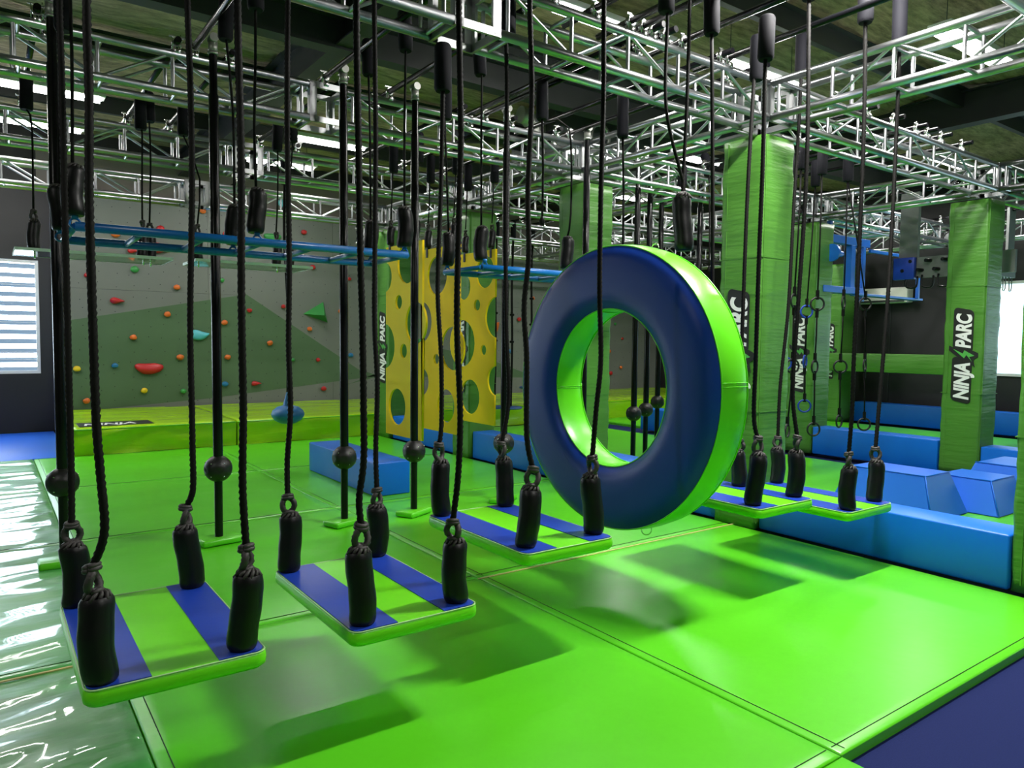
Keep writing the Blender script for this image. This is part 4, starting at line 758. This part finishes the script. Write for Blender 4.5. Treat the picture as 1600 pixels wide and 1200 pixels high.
for k, ((x, y, _z), zb) in enumerate(D['POLES']):
    if k == 5: x = 5.235
    o = empty('climbing_pole', (x, y, 0)); tag(o, pn[k], 'pole', 'black poles with ball grips')
    far = k > 5
    link('pole_tube', lathe([(0, .03), (.031, .03), (.031, zb), (.036, zb+.05), (.036, 3.45), (.030, 3.46), (.030, 3.80), (0, 3.80)], 16), 'black_pipe', o)
    b = link('ball_grip', BALL, None, o); b.location = (0, 0, zb); b.rotation_euler = (0, 0, k*.9)
    if far: b.scale = (.9, .9, .9)
    tag(link('screw_heads', SCREW, None, b), kind='stuff')
    ft = link('foot_pad', FOOT, None, o); ft.rotation_euler = (0, 0, .15*k if k != 5 else 0)
    t_ = link('tee_clamp', TEE, None, o); t_.location = (0, 0, 3.87)

# ------------------------------------------------------------------ blue ladders
def ladder(pN, pF, z, x0N, x1N, x0F, x1F, label, bags, grp, nr=7):
    ox, oy = x0N, pN; O = Vector((ox, oy, z)); o = empty('hanging_ladder', O); tag(o, label, 'ladder', grp)
    r = .027
    link('rail', tube([(0, 0, 0), (x1N-ox, 0, 0)], r, 12), 'ladder_blue', o); link('rail', tube([(x0F-ox, pF-oy, 0), (x1F-ox, pF-oy, 0)], r, 12), 'ladder_blue', o)
    for k in range(nr):
        t = k/(nr-1); a = x0N+(x1N-x0N)*t; b = x0F+(x1F-x0F)*t
        link('rung', tube([(a-ox, 0, 0), (b-ox, pF-oy, 0)], .019, 10), 'ladder_blue', o)
    for k, (b, t, rope, sl) in enumerate(bags):
        e = link('eye_bolt', EYE, 'ladder_blue', o); e.location = Vector((b[0], pN if abs(b[1]-pN) < .3 else pF, z+.055))-O; e.scale = (1.3, 1.3, 1.3)
        bb_ = Vector((b[0], b[1], z+.055)); tt = Vector((t[0], t[1], z+.055+.265))
        padded_rope(o, O, bb_, tt, rope, sl, k, .009, False, 1.0, True, False)
    return o
ladder(4.72, 5.42, 2.215, .42, 2.47, .42, 2.52, 'long blue hanging ladder at upper left', D['LAD1N']+D['LAD1F'], 'blue ladders hung from the trusses', 7)
ladder(4.95, 5.5, 2.20, 3.26, 4.6, 3.24, 4.6, 'blue hanging ladder whose right end runs behind the ring', D['LAD2'], 'blue ladders hung from the trusses', 5)

# ------------------------------------------------------------------ clear boards on ropes
def board(x0, x1, y0, y1, z, label, bags):
    O = Vector(((x0+x1)/2, (y0+y1)/2, z)); o = empty('clear_board', O); tag(o, label, 'hanging board', 'clear boards hung on padded ropes')
    link('clear_plate', box(x0-O.x, x1-O.x, y0-O.y, y1-O.y, -.012, .012), 'acrylic', o)
    E_ = bmesh.new()
    for a in ((x0-.003, x1+.003, y0-.004, y0), (x0-.003, x1+.003, y1, y1+.004)): bbox(E_, a[0]-O.x, a[1]-O.x, a[2]-O.y, a[3]-O.y, -.013, .013)
    for a in ((x0-.004, x0, y0, y1), (x1, x1+.004, y0, y1)): bbox(E_, a[0]-O.x, a[1]-O.x, a[2]-O.y, a[3]-O.y, -.013, .013)
    link('polished_edge', fin(E_), 'acrylic_edge', o)
    for k, (b, t, rope, sl) in enumerate(bags):
        b = (min(max(b[0], x0+.06), x1-.06), b[1], z+.014); t = (b[0], t[1], z+.014+.25)
        padded_rope(o, O, b, t, rope, sl, k, .0085, False, .85, True, True)
        bo = link('bolt', tube([(0, 0, -.05), (0, 0, .03)], .008, 6), 'bracket', o); bo.location = Vector((b[0], b[1], z))-O
B = D['BOARD']
def shy(h, dy): return tuple([(h[0][0], h[0][1]+dy, h[0][2]), (h[1][0], h[1][1]+dy, h[1][2]), [(p[0], p[1]+dy, p[2]) for p in h[2]], [(p[0], p[1]+dy, p[2]) for p in h[3]] if h[3] else None])
board(.22, 1.42, 7.3, 7.85, 2.33, 'clear acrylic board hanging at far left by the window', [B[0], B[1], shy(B[2], .12)])
board(1.62, 2.74, 7.3, 7.85, 2.34, 'clear acrylic board hanging right of the first one', [B[3], B[4], shy(B[5], .12)])

# ------------------------------------------------------------------ yellow panels with round holes
def panel(x, y0, y1, z0, z1, holes, bites, label, bags, m='yellow'):
    w_ = y1-y0; h = z1-z0
    # local u runs from the left picture edge (y1) to the right (y0); v up
    def arc(cu, cv, r, a0, a1, n=14): return [(cu+r*math.cos(math.radians(a0+(a1-a0)*k/n)), cv+r*math.sin(math.radians(a0+(a1-a0)*k/n))) for k in range(n+1)]
    out = [(0, 0), (w_, 0)]
    for (s, v, r) in sorted([b for b in bites if b[0] == 'R'], key=lambda b: b[1]): out += arc(w_+r*.15, v, r, 270-8.6, 90+8.6)
    out += [(w_, h), (0, h)]
    for (s, v, r) in sorted([b for b in bites if b[0] == 'L'], key=lambda b: -b[1]): out += arc(-r*.15, v, r, 90-8.6, -90+8.6)
    out = [(max(0, min(w_, a)), b) for a, b in out]
    loops = [out]+[arc(u, v, r*1.16, 0, 345, 23) for u, v, r in holes]
    me = curve_mesh(loops, .024); me.materials.clear()
    o = empty('holed_panel', (x, y1, z0)); tag(o, label, 'climbing panel', 'yellow climbing panels with round holes')
    p = link('panel_sheet', me, m, o); p.rotation_euler = Matrix(((0, 0, -1), (-1, 0, 0), (0, 1, 0))).to_euler()
    O = Vector((x, y1, z0))
    for k, (yy, L) in enumerate(bags):
        b = Vector((x, yy, z1+.02)); t = b+Vector((0, 0, .2)); link('hanger', box(-.02, .02, -.02, .02, -.12, .04), 'black_vinyl', o).location = b-O
        padded_rope(o, O, b, t, [(b.x, b.y, b.z+.3), (b.x+.02, b.y+.01, 3.3)], None, k, .008, False, .8, True, True)
hA = [(.30, .38, .22), (.62, 1.0, .075), (.52, 1.66, .085), (.78, 2.0, .2)]
panel(3.82, 6.93, 7.80, .52, 2.68, [(.28, .33, .18), (.44, .97, .07), (.32, 1.52, .07), (.52, 1.95, .2), (.72, 1.28, .2)], [('L', 1.02, .26), ('L', 1.82, .17)], 'leftmost yellow panel with round holes, next to the black pole', [(7.7, 1), (7.1, 1)])
panel(4.42, 7.15, 8.0, .52, 2.72, [(.56, .32, .17), (.33, .87, .055), (.34, 1.87, .2), (.70, 1.0, .22)], [('L', .58, .17), ('L', 1.32, .25)], 'middle yellow panel with round holes', [(7.9, 1), (7.3, 1)])
panel(5.02, 7.3, 8.15, .58, 2.72, [(.30, .32, .19), (.60, .92, .055), (.45, 1.48, .06), (.62, 1.88, .17), (.13, 1.72, .14), (.1, 1.0, .26)], [('R', .55, .18), ('R', 1.32, .25)], 'right yellow panel with round holes, nearest the hanging seats', [(8.0, 1), (7.4, 1)])

# ------------------------------------------------------------------ hung ropes with seats, buoy, spare ropes
so = empty('rope_seat', (0, 0, 0))
def seat(top, mid, bot, y, zseat, label, disc=True):
    o = empty('rope_seat', (top[0], y, zseat)); tag(o, label, 'rope swing', 'thin ropes with blue seats'); O = Vector((top[0], y, zseat))
    link('rope', tube(spline([Vector((0, 0, .02)), Vector((.02, 0, 1.2)), Vector((0, 0, 2.2)), Vector((.02, 0, 3.5-zseat))], .2), .022, 7), 'rope_black', o)
    for z in (1.25, 1.75): link('knot', lathe([(0, -.03), (.04, -.02), (.045, .01), (0, .035)], 10), 'rope_black', o).location = (.01, 0, z)
    if disc: link('seat', lathe([(0, 0), (.20, 0), (.22, .02), (.2, .045), (0, .05)], 22), 'seat_blue', o)
    else: link('seat', box(-.24, .24, -.12, .12, 0, .05, .01), 'seat_blue', o)
    s = link('top_sleeve', SLV, None, o); s.location = (.02, 0, 3.5-zseat)
bpy.data.objects.remove(so)
seat(D['MISC'][10][0], 0, 0, 11.0, .38, 'rectangular blue seat on a thin black rope right of the yellow panels', False)
seat(D['MISC'][11][0], 0, 0, 11.0, .36, 'round blue disc seat on a thin black rope behind the ring edge', True)
seat((8.6, 0), 0, 0, 11.3, .7, 'small blue seat on thin rope, seen through the panel hole', True)
bo = empty('hanging_buoy', (3.05, 9.0, .55)); tag(bo, 'blue oval buoy with a cone neck hanging on a rope before the crash mats', 'buoy')
link('float', lathe([(0, 0), (.09, .012), (.16, .05), (.195, .10), (.2, .13), (.185, .17), (.13, .215), (.06, .235), (0, .24)], 28), 'buoy_blue', bo)
link('cone_neck', lathe([(0, .22), (.062, .225), (.058, .24), (.018, .40), (0, .40)], 18), 'buoy_blue', bo)
link('rope', tube(spline([(0, 0, .39), (.01, 0, 1.4), (-.03, .0, 2.3), (-.02, 0, 2.98)], .2), .018, 8), 'rope_black', bo)
s_ = link('top_sleeve', SLV, None, bo); s_.location = (-.02, 0, 2.95)
mi = ['thin rope with padded top above the ring, left of its own rope', 'padded rope end directly above the ring', 'rope hanging in front of the ring column left face', 'padded rope top in front of the ventilation unit', 'rope hanging behind the ring column', 'rope hanging right of the ring column', 'rope between the ring chains', 'short rope right of the ring chains', 'short padded rope behind the first cross truss', 'padded rope under the cross truss']
for k, lb in enumerate(mi):
    if k in (1, 5, 6, 7): continue
    a, b, c = [Vector(q) for q in D['MISC'][k]]
    a.z = 3.86
    if k in (0, 2, 3, 4): pipe(a.x, 3.7 if a.y > 4.1 else 1.45, 6.55 if a.y > 4.1 else 4.15, 'black pipe carrying the %s' % lb.split(',')[0], clamps=(3.81,))
    o = empty('spare_rope', c); tag(o, lb, 'rope', 'loose ropes with padded tops')
    if k not in (8, 9) : s = link('top_sleeve', SLV, None, o); orient(s, b-c, a-c); s.scale = (1, 1, max(.3, (a-b).length)/.34)
    else: s = link('top_sleeve', SLV, None, o); orient(s, b-c, a-c); s.scale = (1.1, 1.1, .7)
    link('rope', tube(spline([b-c, (b-c)*.5+Vector((.01, 0, 0)), Vector((0, 0, 0))], .2), .010 if k != 2 else .0125, 8), 'rope_black', o)
    link('end_knot', lathe([(0, -.04), (.022, -.03), (.026, 0), (.014, .03), (0, .04)], 10), 'rope_black', o)

# ring chains
RG = torus(.075, .0115, 26, 8); RG.materials.append(MATS['ball_black'])
RGB = torus(.075, .0115, 26, 8); RGB.materials.append(MATS['vinyl_blue'])
rl = ['chain of three black grip rings furthest right', 'chain of three black grip rings, middle of the row', 'chain of three black grip rings right of the ring column', 'chain of grip rings overlapping the ring column edge', 'chain of dark blue grip rings just behind the black ones', 'second chain of dark blue grip rings near the column']
chs = [list(map(Vector, c)) for c in D['RINGS']]
chs.append([Vector((8.40, 5.25, 3.55)), Vector((8.3, 5.25, 2.02)), Vector((8.3, 5.25, 1.40)), Vector((8.32, 5.25, .84))])
chs.append([Vector((7.9, 5.25, 3.5)), Vector((7.85, 5.25, 2.05)), Vector((7.88, 5.25, 1.38)), Vector((7.85, 5.25, .85))])
for k, c in enumerate(chs):
    o = empty('ring_chain', c[-1]); tag(o, rl[k], 'ring chain', 'chains of grip rings'); O = c[-1]; top = Vector((c[0].x, c[0].y, 3.57)); seq = [top]+c[1:]
    for i, p in enumerate(seq[1:]):
        q = link('grip_ring', RG if k < 4 else RGB, None, o); q.location = p-O; q.rotation_euler = (math.pi/2, 0, (-.55, .3, -.75, .1)[(i+k) % 4])
        a = seq[i]-O-(Vector((0, 0, .07)) if i else Vector()); b = p-O+Vector((0, 0, .07))
        link('strap', tube([a, (a+b)/2+Vector((.008, 0, 0)), b], .010, 6), 'rope_black', o)
        link('strap_loop', box(-.014, .014, -.014, .014, -.02, .09), 'rope_black', o).location = b
        if i: link('strap_loop', box(-.014, .014, -.014, .014, -.09, .02), 'rope_black', o).location = a
    s = link('top_sleeve', SLV, None, o); s.location = top-O; s.scale = (1.1, 1.1, .92)

# ------------------------------------------------------------------ blue steel frame, hook boards, wall unit
fo = empty('steel_frame', (10.9, 6.2, 2.4)); tag(fo, 'bright blue steel frame hanging under the trusses behind the ring chains', 'steel frame'); FO = Vector((10.9, 6.2, 2.4))
def fb_(name, x0, x1, y0, y1, z0, z1, m='steel_blue'): o = link(name, box(x0-FO.x, x1-FO.x, y0-FO.y, y1-FO.y, z0-FO.z, z1-FO.z, .004, 1), m, fo); return o
fb_('hanger', 10.3, 10.36, 6.17, 6.23, 3.27, 3.47); fb_('top_beam', 9.9, 11.4, 6.14, 6.26, 3.15, 3.27); fb_('top_beam', 11.2, 13.2, 6.02, 6.06, 3.05, 3.10)
fb_('upright', 10.86, 10.98, 6.14, 6.26, 2.48, 3.15); fb_('upright', 11.2, 11.28, 6.14, 6.24, 2.3, 3.15); fb_('upright', 12.72, 12.77, 6.0, 6.05, 2.4, 3.06)
fb_('lower_arm', 10.1, 11.2, 6.12, 6.28, 2.40, 2.50); fb_('lower_arm', 10.95, 13.0, 6.05, 6.2, 2.38, 2.415)
fl = link('wheel_flange', lathe([(0, -.02), (.13, -.02), (.13, .02), (.06, .03), (.045, .25), (0, .25)], 20), 'steel_blue', fo); fl.location = Vector((10.25, 6.1, 2.98))-FO; fl.rotation_euler = (0, math.pi/2, 0)
tag(link('blue_pad', box(10.99, 11.065, 5.26, 5.56, 2.58, 2.90, .01), 'vinyl_blue'), 'square dark blue pad in front of the grey hook board', 'pad')
h1 = empty('hook_board', (11.1, 4.9, 2.6)); tag(h1, 'grey board with black hooks left of the tall lettered column', 'hook board', 'grey boards with hanging hooks')
hb_ = Vector((11.1, 4.9, 2.6))
link('board', box(-.03, .03, -.9, .42, .0, .30), 'grey_board', h1); link('hanger_board', box(-.03, .04, .36, .62, .0, 1.25), 'grey_board', h1)
def hook(par, y, z, x=-.06):
    pts = [(x, y+.085, z+.02), (x-.02, y+.085, z-.11), (x-.02, y+.05, z-.16), (x-.02, y-.05, z-.165), (x-.02, y-.08, z-.11), (x-.02, y-.08, z+.0)]
    link('hook', tube(spline(pts, .04), .014, 7), 'black_vinyl', par)
    link('peg', tube([(.0, y+.09, z+.09), (-.12, y+.13, z+.09)], .026, 8), 'black_vinyl', par)
for y in (.40, .18, -.045, -.27, -.5): hook(h1, y, .02); link('peg', tube([(.0, y-.02, .24), (-.12, y+.02, .24)], .026, 8), 'black_vinyl', h1)
h2 = empty('hook_rail', (13.2, 5.2, 2.75)); tag(h2, 'grey channel with pale hooks in front of the right window', 'hook board', 'grey boards with hanging hooks')
link('channel', box(-.9, .9, -.12, .12, .02, .20), 'grey_board', h2); link('hanger_board', box(.5, .75, -.14, -.10, .1, 1.15), 'grey_board', h2)
for k in range(7):
    x = -.75+k*.25
    link('hook', tube(spline([(x, -.08, .02), (x, -.09, -.14), (x+.03, -.08, -.2), (x+.09, -.08, -.2), (x+.12, -.08, -.13), (x+.12, -.08, .02)], .04), .009, 6), 'duct', h2)
ac = empty('wall_unit', (15.58, 8.0, 2.5)); tag(ac, 'white box shaped air unit on the black right wall', 'air conditioner')
link('unit_body', box(-.26, 0, -.56, .6, 0, .32, .03, 3), 'white_paint', ac); link('air_slot', box(-.27, -.2, -.5, .54, .02, .06), 'steel_dark', ac)

# ------------------------------------------------------------------ ventilation unit above the trusses
vx = empty('ventilation_unit', (7.6, 8.3, 4.15)); tag(vx, 'dark grey ventilation box with round spigots above the trusses', 'ventilation unit')
link('unit_case', box(-1.3, 1.1, -.5, .5, -.1, .62, .01), 'hvac', vx)
link('case_joint', box(-.1, -.06, -.51, -.5, -.1, .62), 'duct', vx); link('case_joint', box(-1.31, -1.3, -.3, -.26, -.1, .62), 'duct', vx)
for p, s in (((-1.31, .1, .3), 1), ((-.5, -.52, .35), 1)):
    q = link('spigot', torus(.17, .03, 24, 8), 'duct', vx); q.location = p; q.rotation_euler = (0, math.pi/2, 0) if p[0] < -1 else (math.pi/2, 0, 0)
link('flexible_duct', tube([(-1.3, .1, .3), (-1.9, .1, .32), (-2.3, .4, .35)], .17, 16, True, lambda i, a: .17), 'black_vinyl', vx)
fan = empty('duct_elbow', (5.8, 7.9, 4.35)); tag(fan, 'pale curved duct elbow beside the ventilation box', 'duct')
link('elbow', tube([(.25*math.cos(a*.2), 0, .25*math.sin(a*.2)) for a in range(9)], .11, 16), 'duct', fan)

# ------------------------------------------------------------------ lamps
lf = ['bright tube lamp right above the truss corner beside the ring', 'lamp above the ring and the front bay, just over the picture edge', 'long twin tube lamp at upper right above the columns', 'tube lamp above the truss left of the ring column', 'tube lamp glimpsed above the ring', 'box lamp above the middle bays at upper left centre', 'tube lamp behind the box lamp', 'long tube lamp at the upper left edge', 'second tube lamp at the left edge', 'tube lamp behind the ring column', 'tube lamp over the far right bays', 'tube lamp furthest back right', 'tube lamp behind the camera', 'tube lamp over the left mats']
for k, (x0, x1, y, z, p) in enumerate(LAMPS):
    o = empty('ceiling_lamp', ((x0+x1)/2, y, z)); L = x1-x0; tag(o, lf[k], 'lamp', 'tube lamps under the roof')
    link('lamp_tray', box(-L/2-.05, L/2+.05, -.11, .11, -.01, .05, .01), 'housing', o)
    for s in (-.05, .05): link('glowing_tube', tube([(-L/2, s, -.035), (L/2, s, -.035)], .02, 8), 'tube_glow', o)
    for s in (-L/2+.1, L/2-.1): link('suspension_wire', tube([(s, 0, .05), (s, 0, .42)], .004, 5), 'steel_dark', o)
